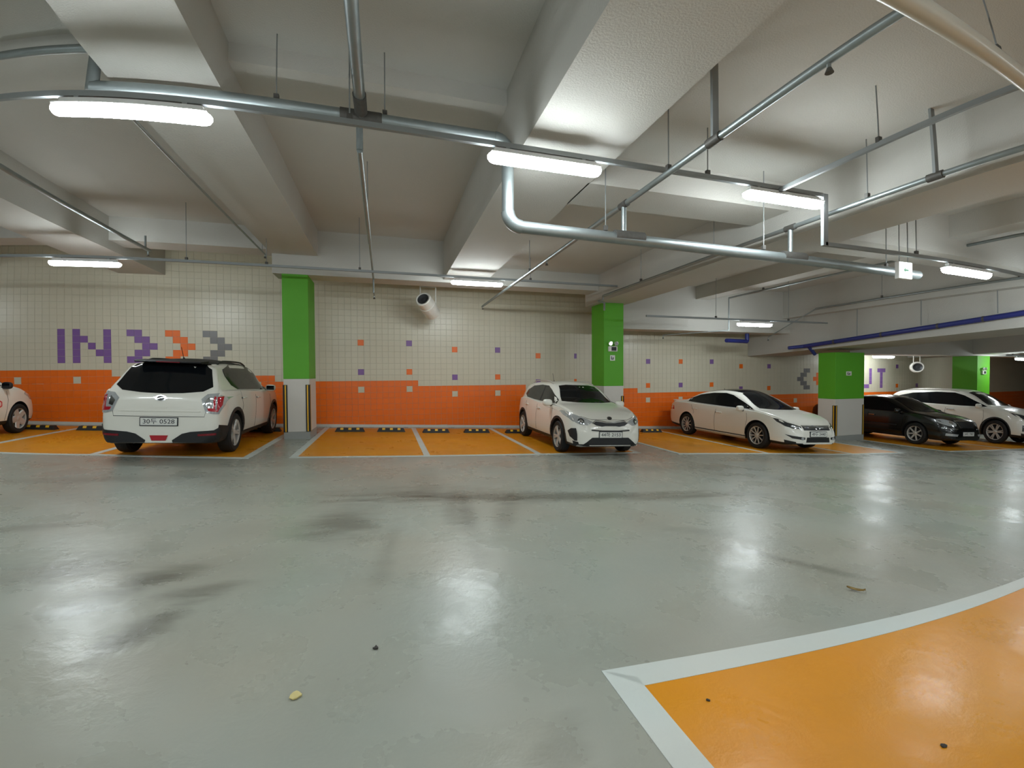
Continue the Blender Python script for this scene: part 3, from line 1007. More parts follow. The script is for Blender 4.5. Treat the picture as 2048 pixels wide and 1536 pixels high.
# ------------------------------------------------------------------ cars (local: +x nose, +y left, origin on the ground between the axles)
def pchip(pts):
    xs = [p[0] for p in pts]
    ys = [p[1] for p in pts]
    n = len(xs)
    h = [xs[i+1]-xs[i] for i in range(n-1)]
    d = [(ys[i+1]-ys[i])/h[i] for i in range(n-1)]
    m = [0.0]*n
    m[0], m[-1] = d[0], d[-1]
    for i in range(1, n-1):
        if d[i-1]*d[i] > 0:
            w1, w2 = 2*h[i]+h[i-1], h[i]+2*h[i-1]
            m[i] = (w1+w2)/(w1/d[i-1]+w2/d[i])
    def f(x):
        if x <= xs[0]:
            return ys[0]
        if x >= xs[-1]:
            return ys[-1]
        i = 0
        while x > xs[i+1]:
            i += 1
        t = (x-xs[i])/h[i]
        return (ys[i]*(1+2*t)*(1-t)**2+h[i]*m[i]*t*(1-t)**2+ys[i+1]*t*t*(3-2*t)+h[i]*m[i+1]*t*t*(t-1))
    return f
def lerp(a, b, t):
    return a+(b-a)*t

class Car:
    def __init__(s, name, label, place, W, R, wb, top, belt, bot, plan, paint='white', tumble=0.42, crown=((-9, .05), (9, .05)), spokes=5, spoke_w=1.0, arch=0.055, seam='seam', double=False):
        s.xr, s.xf = top[0][0], top[-1][0]
        s.W, s.R, s.wb, s.paint, s.seam = W, R, wb, M[paint], M[seam]
        s.root = empty(name, place)
        tag(s.root, label, 'car')
        ft, fb, fo, fp, fc = pchip(top), pchip(belt), pchip(bot), pchip(plan), pchip(crown)
        s.ft = ft
        n = 84
        rings = []
        for i in range(n+1):
            u = i/n
            x = s.xr+(s.xf-s.xr)*(0.55*(0.5-0.5*math.cos(PI*u))+0.45*u)
            zt, zb, w_ = ft(x), fo(x), fp(x)*W/2
            be = min(fb(x), zt-0.035)
            h = zt-be
            k = min(1.0, h/0.3)
            pts = [(0, zb), (0.5*w_, zb), (0.86*w_, zb), (0.93*w_, zb+0.025)]
            for t, f in ((0.12, .965), (0.25, .988), (0.4, 1.0), (0.55, 1.0), (0.7, .995), (0.82, .985), (0.92, .972)):
                pts.append((w_*f, lerp(zb, be, t)))
            wb_ = w_*0.955
            pts.append((wb_, be))
            sh = wb_-0.035*k-0.01
            cr = fc(x)
            wt = max(0.25*w_, sh-tumble*h)
            r = min(0.13, 0.62*h)
            zc = zt-min(cr, 0.45*h)
            z1 = be+0.02*k
            for t in (0.0, 0.2, 0.4, 0.6, 0.8, 1.0):
                zz = lerp(z1, max(z1, zc-r), t)
                pts.append((lerp(sh, lerp(sh, wt, 1-r/max(h, .01)), t), zz))
            ye, ze = pts[-1]
            y2 = max(0.1*w_, wt-r*0.85)
            for a in (0.25, 0.5, 0.75, 1.0):
                th = a*PI/2
                pts.append((lerp(ye, y2, 1-math.cos(th)), lerp(ze, zc, math.sin(th))))
            for t in (0.8, 0.6, 0.4, 0.2, 0.0):
                pts.append((y2*t, zt-(zt-zc)*t*t))
            full = [(x, -y, z) for y, z in pts]+[(x, y, z) for y, z in pts[-2:0:-1]]
            rings.append(full)
        verts = [p for rg in rings for p in rg]
        m = len(rings[0])
        faces = []
        for i in range(n):
            for j in range(m):
                a, b = i*m+j, i*m+(j+1) % m
                faces.append((a, a+m, b+m, b))
        faces.append(tuple(range(m)))
        faces.append(tuple(range(n*m, n*m+m))[::-1])
        me = bpy.data.meshes.new('body')
        me.from_pydata(verts, [], faces)
        bm = bmesh.new()
        bm.from_mesh(me)
        bmesh.ops.remove_doubles(bm, verts=bm.verts, dist=1e-5)
        bmesh.ops.recalc_face_normals(bm, faces=bm.faces[:])
        bm.to_mesh(me)
        s.bvh = BVHTree.FromBMesh(bm)
        bm.free()
        me.materials.append(s.paint)
        me.materials.append(M['plastic'])
        for p_ in me.polygons:
            if (p_.normal.z < -0.25 and p_.center.z < 0.5) or p_.center.z < fo(p_.center.x)+0.022:
                p_.material_index = 1
        body = bpy.data.objects.new('body', me)
        COL.objects.link(body)
        bm = bmesh.new()
        for sx in (-1, 1):
            for sy in (-1, 1):
                bm_tube(bm, (sx*wb/2, sy*(W/2-0.30), R), (sx*wb/2, sy*(W/2+0.3), R), R+arch, 40)
        bmesh.ops.recalc_face_normals(bm, faces=bm.faces[:])
        cut = from_bm('cutter', bm, M['rimdark'])
        md = body.modifiers.new('arch', 'BOOLEAN')
        md.operation = 'DIFFERENCE'
        md.object = cut
        md.solver = 'EXACT'
        md.material_mode = 'TRANSFER'
        dg = bpy.context.evaluated_depsgraph_get()
        me2 = bpy.data.meshes.new_from_object(body.evaluated_get(dg))
        me2.name = 'body'
        bpy.data.objects.remove(cut, do_unlink=True)
        bpy.data.objects.remove(body, do_unlink=True)
        me2.shade_smooth()
        me2.set_sharp_from_angle(angle=math.radians(38))
        s.body = link('body', me2, s.root)
        s.wheels(spokes, spoke_w, double)

    DIRS = {'front': ((9, 0, 0), (-1, 0, 0)), 'rear': ((-9, 0, 0), (1, 0, 0)), 'right': ((0, -9, 0), (0, 1, 0)), 'left': ((0, 9, 0), (0, -1, 0)), 'top': ((0, 0, 9), (0, 0, -1))}
    def hit(s, side, a, b):
        o, d = s.DIRS[side]
        o = Vector(o)
        if side in ('front', 'rear'):
            o.y, o.z = a, b
        elif side in ('right', 'left'):
            o.x, o.z = a, b
        else:
            o.x, o.y = a, b
        d = Vector(d)
        loc, nor, idx, dist = s.bvh.ray_cast(o, d)
        if loc is None:
            p = o+d*8.0
            loc, nor, idx, dist = s.bvh.find_nearest(p)
        if nor.dot(d) > 0:
            nor = -nor
        return loc, nor, d
    def decal(s, name, side, poly, m, off=0.006, res=0.06, parent=None, round_=0):
        """a thin shell of outline poly (2D, seen from side) laid on the body"""
        P = [Vector(p) for p in poly]
        for _ in range(round_):
            Q = []
            for i in range(len(P)):
                a, b = P[i], P[(i+1) % len(P)]
                Q += [a*0.78+b*0.22, a*0.22+b*0.78]
            P = Q
        B = []
        for i in range(len(P)):
            a, b = P[i], P[(i+1) % len(P)]
            k = max(1, int((b-a).length/res))
            B += [a+(b-a)*(j/k) for j in range(k)]
        nb = len(B)
        xs, ys = [p.x for p in B], [p.y for p in B]
        pts = list(B)
        def inside(q):
            c = False
            for i in range(nb):
                a, b = B[i], B[i-1]
                if (a.y > q.y) != (b.y > q.y) and q.x < (b.x-a.x)*(q.y-a.y)/(b.y-a.y)+a.x:
                    c = not c
            return c
        x = min(xs)+res/2
        while x < max(xs):
            y = min(ys)+res/2
            while y < max(ys):
                q = Vector((x, y))
                if inside(q) and min((q-p).length for p in B) > res*0.45:
                    pts.append(q)
                y += res
            x += res
        r = delaunay_2d_cdt(pts, [(i, (i+1) % nb) for i in range(nb)], [], 1, 1e-6)
        vo, fo = r[0], r[2]
        bm = bmesh.new()
        vv, lo = [], []
        for q in vo:
            loc, nor, d = s.hit(side, q.x, q.y)
            nn = (nor*0.75-d*0.25).normalized()
            vv.append(bm.verts.new(loc+nn*off))
            lo.append(loc-nn*0.004)
        for f in fo:
            try:
                fc = bm.faces.new([vv[i] for i in f])
            except ValueError:
                pass
        bm.normal_update()
        d = Vector(s.DIRS[side][1])
        for fc in bm.faces[:]:
            if fc.normal.dot(d) > 0:
                fc.normal_flip()
        be = [e for e in bm.edges if len(e.link_faces) == 1]
        low = {}
        idx = {v: i for i, v in enumerate(vv)}
        for e in be:
            for v in e.verts:
                if v not in low:
                    low[v] = bm.verts.new(lo[idx[v]])
        for e in be:
            a, b = e.verts
            bm.faces.new((a, b, low[b], low[a]))
        bmesh.ops.recalc_face_normals(bm, faces=bm.faces[:])
        return from_bm(name, bm, m, parent or s.root, 50)
    def both(s, name, poly, m, **k):
        return [s.decal(name, sd, poly, m, **k) for sd in ('right', 'left')]
    def pair(s, name, side, poly, m, **k):
        return [s.decal(name, side, [(y*q, z) for y, z in poly], m, **k) for q in (1, -1)]
    def strip(s, name, side, pts, w_, m, off=0.003, parent=None):
        pts = [Vector(p) for p in pts]
        A, B = [], []
        for i, p in enumerate(pts):
            d = (pts[min(i+1, len(pts)-1)]-pts[max(0, i-1)]).normalized()
            nrm = Vector((-d.y, d.x))*w_/2
            A.append(p+nrm)
            B.append(p-nrm)
        return s.decal(name, side, A+B[::-1], m, off=off, res=0.07, parent=parent)
    def wheels(s, ns, sw, double):
        R = s.R
        tw = 0.105
        r0 = R*0.69
        # outer face at +y
        tyre = [(r0, -tw), (R*0.90, -tw*1.02), (R*0.985, -tw*0.8), (R, -tw*0.5), (R, tw*0.5), (R*0.985, tw*0.8), (R*0.90, tw*1.02), (r0+0.006, tw*0.95), (r0, tw*0.8)]
        protos = None
        for sx in (1, -1):
            for sy in (1, -1):
                if protos is None:
                    t = lathe('wheel', M['tyre'], s.root, tyre, 'y', 36, 35, closed=True)
                    lathe('rim_barrel', M['rim'], t, [(r0*1.0, tw*0.97), (r0*1.0, tw*0.88), (r0*0.93, tw*0.80), (r0*0.90, -tw*0.6)], 'y', 32, 30)
                    lathe('brake_disc', M['rimdark'], t, [(0.0, tw*0.22), (r0*0.9, tw*0.20), (r0*0.9, -tw*0.3), (0, -tw*0.3)], 'y', 24, 30)
                    for k in range(ns):
                        a0 = 2*PI*k/ns+0.3
                        for da in ((-0.13, 0.13) if double else (0,)):
                            a = a0+da
                            bm = bmesh.new()
                            ca, sa = math.cos(a), math.sin(a)
                            def Q(r, t_, y):
                                return (ca*r-sa*t_, y, sa*r+ca*t_)
                            hw0, hw1 = 0.030*sw, 0.024*sw
                            v = [bm.verts.new(Q(r, t_, y)) for r, hw, yo in ((0.035, hw0, 0.72), (r0*0.6, (hw0+hw1)/2, 0.84), (r0*0.965, hw1, 0.93)) for t_, y in ((-hw, tw*yo-0.02), (-hw*0.7, tw*yo), (hw*0.7, tw*yo), (hw, tw*yo-0.02))]
                            for b_ in (0, 4):
                                for q in range(3):
                                    bm.faces.new((v[b_+q], v[b_+q+1], v[b_+q+5], v[b_+q+4]))
                            bmesh.ops.recalc_face_normals(bm, faces=bm.faces[:])
                            from_bm('spoke', bm, M['rim'], t)
                    lathe('hub_cap', M['rim'], t, [(0.0, tw*0.86), (0.03, tw*0.85), (0.055, tw*0.74), (0.06, tw*0.5)], 'y', 18, 30)
                    protos = t
                    o = t
                else:
                    o = copy_tree(protos, s.root)
                o.location = (sx*s.wb/2, sy*(s.W/2-0.115), R)
                o.rotation_euler = (0, 0.4*sx, 0 if sy > 0 else PI)
    def plate(s, side, z, text, y=0.0, w_=0.52, h_=0.11):
        loc, nor, d = s.hit(side, y, z)
        sg = 1 if side == 'front' else -1
        x = loc.x+sg*0.02
        b = box('licence_plate', M['plate'], s.root, min(x, x-sg*0.022), max(x, x-sg*0.022), y-w_/2, y+w_/2, z-h_/2, z+h_/2, 0.003)
        fr = box('plate_frame', M['ink'], b, min(x-sg*0.003, x-sg*0.03), max(x-sg*0.003, x-sg*0.03), y-w_/2-0.012, y+w_/2+0.012, z-h_/2-0.012, z+h_/2+0.012, 0.003)
        if text:
            me = text_mesh(text, h_*0.86, 0.001)
            o = link('plate_lettering', me, b, [M['ink']])
            if sg > 0:
                Rm = Matrix(((0, 0, 1, x+0.001), (1, 0, 0, y), (0, 1, 0, z), (0, 0, 0, 1)))
            else:
                Rm = Matrix(((0, 0, -1, x-0.001), (-1, 0, 0, y), (0, 1, 0, z), (0, 0, 0, 1)))
            wd = max(v.co.x for v in me.vertices)-min(v.co.x for v in me.vertices)
            k = min(1.25, w_*0.86/wd)
            o.matrix_local = Rm @ Matrix.Diagonal((k, 1, 1, 1))
        return b
    def mirror(s, x, z, m, size=1.0):
        for sy in (-1, 1):
            loc, nor, d = s.hit('left' if sy > 0 else 'right', x, z)
            yb = loc.y
            c = Vector((x+0.02, yb+sy*0.125, z+0.035))
            bm = bmesh.new()
            bmesh.ops.create_uvsphere(bm, u_segments=18, v_segments=12, radius=1.0)
            for v in bm.verts:
                q = v.co
                f = lambda t, p: math.copysign(abs(t)**p, t)
                v.co = c+Vector((f(q.x, 0.8)*(0.055 if q.x < 0 else 0.085), f(q.y, 0.7)*0.105, f(q.z, 0.7)*0.07))*size
                if v.co.x < c.x-0.035*size:
                    v.co.x = c.x-0.035*size
            o = from_bm('side_mirror', bm, m, s.root, 50)
            bm = bmesh.new()
            bm_tube(bm, (x+0.03, yb-sy*0.01, z-0.025), (x+0.03, yb+sy*0.09, z-0.005), 0.028, 10, 0.024)
            from_bm('mirror_stalk', bm, M['plastic'], o, 40)
            bm = bmesh.new()
            bm_box(bm, c.x-0.040*size, c.x-0.034*size, c.y-0.08*size, c.y+0.08*size, c.z-0.045*size, c.z+0.045*size, 0.002)
            from_bm('mirror_glass', bm, M['glass'], o)
    def handle(s, x, z, m):
        for sd, sy in (('right', -1), ('left', 1)):
            loc, nor, d = s.hit(sd, x, z)
            o = box('door_handle', m, s.root, x-0.10, x+0.10, min(loc.y-sy*0.005, loc.y+sy*0.03), max(loc.y-sy*0.005, loc.y+sy*0.03), z-0.014, z+0.014, 0.008)
            box('keyhole_cover', M['rimdark'], o, x-0.135, x-0.112, min(loc.y-sy*0.005, loc.y+sy*0.008), max(loc.y-sy*0.005, loc.y+sy*0.008), z-0.016, z+0.016)
    def rails(s, x0, x1, y, m):
        for sy in (-1, 1):
            pts = []
            for i in range(13):
                t = i/12
                x = lerp(x0, x1, t)
                loc, nor, d = s.hit('top', x, sy*y)
                lift = 0.045*min(1, 7*t, 7*(1-t))
                pts.append((x, sy*y, loc.z+lift))
            bend('roof_rail', m, s.root, pts, 0.016, 8)
    def antenna(s, x, y=0.0, l=0.2):
        loc, nor, d = s.hit('top', x, y)
        o = bend('antenna', M['plastic'], s.root, [(x, y, loc.z-0.01), (x-0.3*l, y, loc.z+l*0.5), (x-0.6*l, y, loc.z+l)], 0.005, 6)
        lathe_b = bmesh.new()
        bm_tube(lathe_b, (x+0.01, y, loc.z-0.01), (x-0.02, y, loc.z+0.03), 0.028, 8, 0.01)
        from_bm('antenna_base', lathe_b, M['plastic'], o)
    def oval(s, name, side, y, z, ry, rz, m, off=0.008, n=20, parent=None):
        return s.decal(name, side, [(y+ry*math.cos(2*PI*k/n), z+rz*math.sin(2*PI*k/n)) for k in range(n)], m, off=off, res=0.03, parent=parent)
    def arches(s, m, w_=0.055, a0=-0.25, a1=PI+0.25, extra=0.055):
        for sx in (-1, 1):
            r0 = s.R+extra
            P = []
            nn = 22
            for i in range(nn+1):
                a = a0+(a1-a0)*i/nn
                P.append((sx*s.wb/2+math.cos(a)*(r0+w_), s.R+math.sin(a)*(r0+w_)))
            for i in range(nn, -1, -1):
                a = a0+(a1-a0)*i/nn
                P.append((sx*s.wb/2+math.cos(a)*(r0+0.002), s.R+math.sin(a)*(r0+0.002)))
            s.both('arch_cladding', P, m, off=0.012, res=0.06)
    def doors(s, lines, m=None):
        for pts in lines:
            for sd in ('right', 'left'):
                s.strip('door_seam', sd, pts, 0.007, m or s.seam)

NOSE_IN, NOSE_OUT = PI/2, -PI/2
SX, SZ = 1.035, 1.10
def parked(x, y, yaw, sx=SX, sz=SZ):
    return on_floor(x, y, yaw, 0.004) @ Matrix.Diagonal((sx, sx, sz, 1))
def park(x, y_axle, wb, nose, yaw=0.0, front=True):
    """x: centre line; y_axle: y of the front (or rear) axle"""
    sg = 1 if nose > 0 else -1
    yc = y_axle-sg*wb/2 if front else y_axle+sg*wb/2
    return on_floor(x, yc, nose+yaw, 0.004)

# --- white small SUV with black roof, rear to the lane
c = Car('small_suv', 'white small SUV with black roof and black lower bumper, parked nose to the wall', parked(-2.96, -2.88, NOSE_IN-0.01, 1.06, 1.13), 1.795, 0.335, 2.6,
        top=[(-2.06, .70), (-2.045, .86), (-2.01, 1.0), (-1.96, 1.07), (-1.86, 1.19), (-1.70, 1.42), (-1.60, 1.515), (-1.2, 1.57), (-.5, 1.59), (.05, 1.575), (.42, 1.50), (1.12, 1.07), (1.4, 1.03), (1.85, .93), (2.03, .83), (2.10, .72), (2.13, .62)],
        belt=[(-2.06, .66), (-2.0, .95), (-1.8, 1.06), (-1, 1.05), (0, 1.01), (1.2, .98), (1.9, .84), (2.13, .55)],
        bot=[(-2.06, .26), (-1.9, .23), (-1.2, .22), (1.2, .22), (1.9, .25), (2.13, .33)],
        plan=[(-2.06, .80), (-2.03, .88), (-1.95, .945), (-1.75, .985), (-1.2, 1.0), (1.0, 1.0), (1.6, .97), (1.9, .90), (2.05, .78), (2.13, .60)],
        crown=[(-2.06, .02), (-1.8, .04), (-1.4, .05), (.3, .05), (.8, .09), (1.2, .05), (2.1, .04)], tumble=0.40, spokes=5, double=True, spoke_w=0.8)
c.decal('roof_panel', 'top', [(-1.66, -.44), (-1.66, .44), (-1.3, .54), (-.4, .57), (.40, .50), (.47, 0), (.40, -.50), (-.4, -.57), (-1.3, -.54)], M['roofblack'], off=0.008, res=0.12)
c.decal('rear_window', 'rear', [(-.70, 1.13), (-.58, 1.055), (-.3, 1.025), (0, 1.015), (.3, 1.025), (.58, 1.055), (.70, 1.13), (.60, 1.40), (.52, 1.49), (-.52, 1.49), (-.60, 1.40)], M['glass'], off=0.007, res=0.08)
c.both('side_window', [(1.02, 1.03), (.5, 1.03), (-.4, 1.055), (-1.05, 1.075), (-1.28, 1.15), (-1.38, 1.30), (-1.36, 1.42), (-.9, 1.505), (-.2, 1.52), (.30, 1.455), (.58, 1.30)], M['glass'], off=0.007, res=0.09)
c.decal('windshield', 'front', [(-.60, 1.10), (0, 1.085), (.60, 1.10), (.50, 1.40), (.45, 1.46), (-.45, 1.46), (-.50, 1.40)], M['glass'], off=0.007, res=0.09)
o = prism('spoiler', M['roofblack'], c.root, [(-1.50, 1.545), (-1.80, 1.525), (-1.83, 1.505), (-1.80, 1.49), (-1.55, 1.50)], 'y', -.49, .49)
box('brake_light', M['redtrim'], o, -1.835, -1.815, -.17, .17, 1.497, 1.512)
for sg, (a, b) in zip((1, -1), (((.62, 1.00), 0), ((.62, 1.00), 0))):
    P = [(.585, .94), (.66, 1.015), (.80, 1.03), (.872, 1.0), (.868, .84), (.83, .705), (.76, .71), (.66, .735)]
    f = c.decal('tail_light', 'rear', [(y*sg, z) for y, z in P], M['lens'], off=0.012, res=0.05)
    P = [(.76, .985), (.85, .985), (.85, .85), (.815, .74), (.70, .755), (.68, .80), (.76, .80)]
    c.decal('red_lens', 'rear', [(y*sg, z) for y, z in P], M['red'], off=0.018, res=0.05, parent=f)
    P = [(.63, .90), (.70, .97), (.72, .84), (.66, .82)]
    c.decal('reversing_lens', 'rear', [(y*sg, z) for y, z in P], M['chrome'], off=0.017, res=0.05, parent=f)
c.oval('emblem', 'rear', 0, .945, .085, .045, M['chrome'])
c.oval('emblem_inset', 'rear', 0, .945, .06, .03, M['plastic'], off=0.010)
c.strip('emblem_swoosh', 'rear', [(-.10, .935), (-.04, .955), (.0, .945), (.04, .935), (.10, .955)], 0.016, M['chrome'], off=0.013)
c.strip('hatch_seam', 'rear', [(-.70, .98), (-.645, .665), (.645, .665), (.70, .98)], 0.008, M['seam'])
c.strip('hatch_crease', 'rear', [(-.58, .745), (.58, .745)], 0.010, M['white'], off=0.012)
c.strip('model_badge', 'rear', [(-.10, .80), (.10, .80)], 0.022, M['white'], off=0.006)
c.plate('rear', .585, '30두 0528')
for sg in (1, -1):
    P = [(.84, .50), (.78, .455), (.45, .43), (.33, .40), (.19, .30), (.20, .266), (.55, .262), (.80, .262), (.845, .36)]
    o = c.decal('lower_bumper', 'rear', [(y*sg, z) for y, z in P], M['plastic'], off=0.014, res=0.06)
    c.decal('reflector', 'rear', [(y*sg, z) for y, z in [(.80, .41), (.56, .395), (.56, .365), (.80, .375)]], M['redtrim'], off=0.019, res=0.06, parent=o)
c.decal('fog_light', 'rear', [(-.13, .375), (.13, .375), (.10, .295), (-.10, .295)], M['red'], off=0.012)
c.both('bumper_corner', [(-2.0, .27), (-1.70, .27), (-1.68, .42), (-1.73, .50), (-1.98, .535)], M['plastic'], off=0.010, res=0.05)
c.arches(M['plastic'])
c.both('sill_cladding', [(-.92, .215), (.92, .215), (.92, .30), (-.92, .30)], M['plastic'], off=0.012)
c.doors([[(.93, 1.0), (.96, .75), (.88, .33)], [(-.12, 1.02), (-.16, .7), (-.16, .33)], [(-1.02, 1.05), (-.95, .78), (-1.0, .70)]])
c.handle(.05, .89, M['white'])
c.handle(-.88, .92, M['white'])
c.mirror(.80, 1.02, M['white'])
c.rails(-1.35, .15, .56, M['plastic'])
c.antenna(-1.25, 0, .2)

# --- white crossover, nose to the lane
c = Car('crossover', 'white crossover with roof rails parked nose out by the second green column', parked(5.49, -3.38, NOSE_OUT-0.01), 1.76, 0.325, 2.58,
        top=[(-2.02, .66), (-1.99, .92), (-1.9, 1.04), (-1.62, 1.36), (-1.45, 1.43), (-.9, 1.475), (-.3, 1.485), (.12, 1.465), (.42, 1.39), (1.12, 1.03), (1.35, 1.0), (1.75, .925), (1.95, .845), (2.05, .76), (2.10, .66), (2.12, .56)],
        belt=[(-2.02, .6), (-1.9, .93), (-1.4, 1.02), (0, .965), (1.2, .945), (1.8, .80), (2.12, .48)],
        bot=[(-2.02, .36), (-1.8, .27), (-1.2, .21), (1.2, .21), (1.9, .20), (2.12, .24)],
        plan=[(-2.02, .68), (-1.9, .88), (-1.7, .96), (-1.2, 1.0), (1.2, 1.0), (1.6, .975), (1.85, .925), (2.0, .85), (2.08, .75), (2.12, .62)],
        crown=[(-2, .03), (.2, .05), (.8, .09), (1.2, .05), (2.1, .04)], tumble=0.40, spokes=5, double=True, spoke_w=0.8)
c.decal('windshield', 'front', [(-.63, 1.045), (-.3, 1.03), (.3, 1.03), (.63, 1.045), (.555, 1.22), (.48, 1.37), (.3, 1.395), (-.3, 1.395), (-.48, 1.37), (-.555, 1.22)], M['glass'], off=0.007, res=0.08)
c.both('side_window', [(1.0, .99), (.3, .985), (-.6, 1.01), (-1.15, 1.04), (-1.42, 1.12), (-1.36, 1.22), (-1.0, 1.34), (-.4, 1.375), (.06, 1.36), (.36, 1.27), (.69, 1.13)], M['glass'], off=0.007, res=0.08)
c.doors([[(.90, .97), (.95, .75), (.86, .32)], [(-.12, .98), (-.16, .7), (-.16, .32)], [(-1.05, 1.02), (-.98, .78), (-1.0, .70)]])
c.both('window_pillar', [(-.10, .99), (-.16, 1.00), (-.20, 1.36), (-.14, 1.36)], M['plastic'], off=0.010)
for sg in (1, -1):
    P = [(.40, .70), (.50, .745), (.66, .80), (.80, .865), (.855, .90), (.845, .80), (.78, .70), (.66, .645), (.52, .635)]
    f = c.decal('headlight', 'front', [(y*sg, z) for y, z in P], M['lens'], off=0.009, res=0.045)
    c.oval('projector', 'front', sg*.63, .71, .055, .05, M['lensdark'], off=0.014, parent=f)
    c.oval('projector_bulb', 'front', sg*.63, .71, .03, .028, M['chrome'], off=0.017, parent=f)
    P = [(.735, .57), (.80, .56), (.83, .50), (.81, .40), (.75, .325), (.715, .33), (.72, .45)]
    f = c.decal('fog_recess', 'front', [(y*sg, z) for y, z in P], M['plastic'], off=0.008, res=0.045)
c.decal('grille', 'front', [(-.40, .675), (-.33, .71), (-.2, .70), (-.1, .685), (.1, .685), (.2, .70), (.33, .71), (.40, .675), (.33, .635), (.2, .615), (.12, .625), (-.12, .625), (-.2, .615), (-.33, .635)], M['plastic'], off=0.009, res=0.05)
c.strip('grille_trim', 'front', [(-.42, .675), (-.33, .728), (-.2, .718), (-.1, .702), (.1, .702), (.2, .718), (.33, .728), (.42, .675)], 0.018, M['chrome'], off=0.012)
c.strip('upper_slot', 'front', [(-.44, .545), (-.2, .53), (.2, .53), (.44, .545)], 0.024, M['plastic'], off=0.008)
c.decal('lower_intake', 'front', [(-.42, .40), (.42, .40), (.60, .27), (.66, .225), (-.66, .225), (-.60, .27)], M['plastic'], off=0.009, res=0.06)
c.strip('skid_trim', 'front', [(-.70, .232), (-.5, .212), (.5, .212), (.70, .232)], 0.028, M['rim'], off=0.013)
c.oval('emblem', 'front', 0, .775, .055, .028, M['plastic'], off=0.01)
c.oval('emblem_ring', 'front', 0, .775, .046, .021, M['chrome'], off=0.012)
c.oval('emblem_field', 'front', 0, .775, .040, .016, M['plastic'], off=0.014)
c.strip('hood_seam', 'front', [(-.62, .80), (-.42, .745), (.42, .745), (.62, .80)], 0.006, M['seam'])
c.plate('front', .455, '44하 2153')
c.arches(M['plastic'], 0.05)
c.both('sill_cladding', [(-.9, .205), (.9, .205), (.9, .30), (-.9, .30)], M['plastic'], off=0.012)
c.handle(.02, .83, M['white'])
c.handle(-.95, .87, M['white'])
c.mirror(.78, .965, M['white'], 1.08)
c.rails(-1.4, .15, .54, M['rim'])
c.antenna(-1.2, 0, .22)

# --- white sedan with dark glass roof
c = Car('sedan', 'white sedan with dark glass roof parked nose out beside the broad column', parked(11.42, -3.18, NOSE_OUT-0.01, 1.035, 1.08), 1.83, 0.33, 2.76,
        top=[(-2.51, .62), (-2.485, .86), (-2.42, .985), (-2.25, 1.045), (-1.85, 1.075), (-1.6, 1.13), (-1.1, 1.345), (-.7, 1.43), (-.2, 1.475), (.2, 1.465), (.6, 1.36), (1.38, .985), (1.65, .945), (2.0, .86), (2.2, .77), (2.3, .68), (2.35, .58), (2.37, .50)],
        belt=[(-2.51, .58), (-2.4, .88), (-1.8, .99), (0, .955), (1.3, .915), (2.0, .76), (2.37, .42)],
        bot=[(-2.51, .34), (-2.2, .24), (-1.4, .19), (1.4, .19), (2.0, .19), (2.37, .24)],
        plan=[(-2.51, .66), (-2.4, .83), (-2.2, .92), (-1.7, .98), (-1.0, 1.0), (1.2, 1.0), (1.7, .965), (2.0, .90), (2.2, .81), (2.32, .70), (2.37, .58)],
        crown=[(-2.5, .03), (0, .06), (.8, .10), (1.3, .06), (2.3, .05)], tumble=0.46, spokes=10, spoke_w=0.55)
c.decal('windshield', 'front', [(-.64, 1.0), (-.3, .985), (.3, .985), (.64, 1.0), (.55, 1.18), (.46, 1.35), (.3, 1.40), (-.3, 1.40), (-.46, 1.35), (-.55, 1.18)], M['glass'], off=0.007, res=0.08)
c.decal('glass_roof', 'top', [(-.95, -.40), (-.95, .40), (-.4, .46), (.25, .46), (.50, .38), (.50, -.38), (.25, -.46), (-.4, -.46)], M['glass'], off=0.007, res=0.12)
c.both('side_window', [(1.18, .965), (.3, .975), (-.7, 1.005), (-1.45, 1.04), (-1.40, 1.13), (-1.0, 1.265), (-.5, 1.335), (0, 1.35), (.30, 1.30), (.72, 1.14)], M['glass'], off=0.007, res=0.08)
c.both('window_trim', [(1.22, .945), (.3, .955), (-.7, .985), (-1.5, 1.02), (-1.5, 1.038), (-.7, 1.003), (.3, .973), (1.2, .963)], M['rim'], off=0.010)
c.doors([[(1.0, .94), (1.06, .7), (.98, .28)], [(-.10, .96), (-.14, .7), (-.14, .28)], [(-1.25, 1.0), (-1.05, .75), (-1.05, .68)]])
for sg in (1, -1):
    P = [(.46, .64), (.56, .675), (.70, .725), (.80, .79), (.835, .81), (.825, .73), (.77, .64), (.66, .595), (.52, .59)]
    f = c.decal('headlight', 'front', [(y*sg, z) for y, z in P], M['lensdark'], off=0.009, res=0.045)
    c.decal('headlight_reflector', 'front', [(y*sg, z) for y, z in [(.50, .63), (.66, .665), (.68, .62), (.54, .605)]], M['lens'], off=0.013, res=0.04, parent=f)
    c.decal('fog_recess', 'front', [(y*sg, z) for y, z in [(.42, .40), (.70, .43), (.78, .45), (.70, .37), (.50, .345), (.42, .35)]], M['plastic'], off=0.008, res=0.045)
    c.oval('fog_lamp', 'front', sg*.50, .372, .04, .035, M['lens'], off=0.014)
    c.decal('tail_light', 'rear', [(y*sg, z) for y, z in [(.45, .80), (.84, .86), (.86, .74), (.5, .70)]], M['red'], off=0.009, res=0.06)
c.decal('grille', 'front', [(-.44, .655), (.44, .655), (.42, .565), (-.42, .565)], M['plastic'], off=0.008, res=0.06)
c.strip('grille_bar', 'front', [(-.40, .625), (.40, .625)], 0.020, M['chrome'], off=0.012)
c.strip('grille_trim', 'front', [(-.46, .668), (.46, .668)], 0.016, M['chrome'], off=0.012)
c.oval('emblem', 'front', 0, .608, .07, .042, M['chrome'], off=0.018)
c.oval('emblem_field', 'front', 0, .608, .045, .025, M['plastic'], off=0.021)
c.plate('front', .475, '49두 3440')
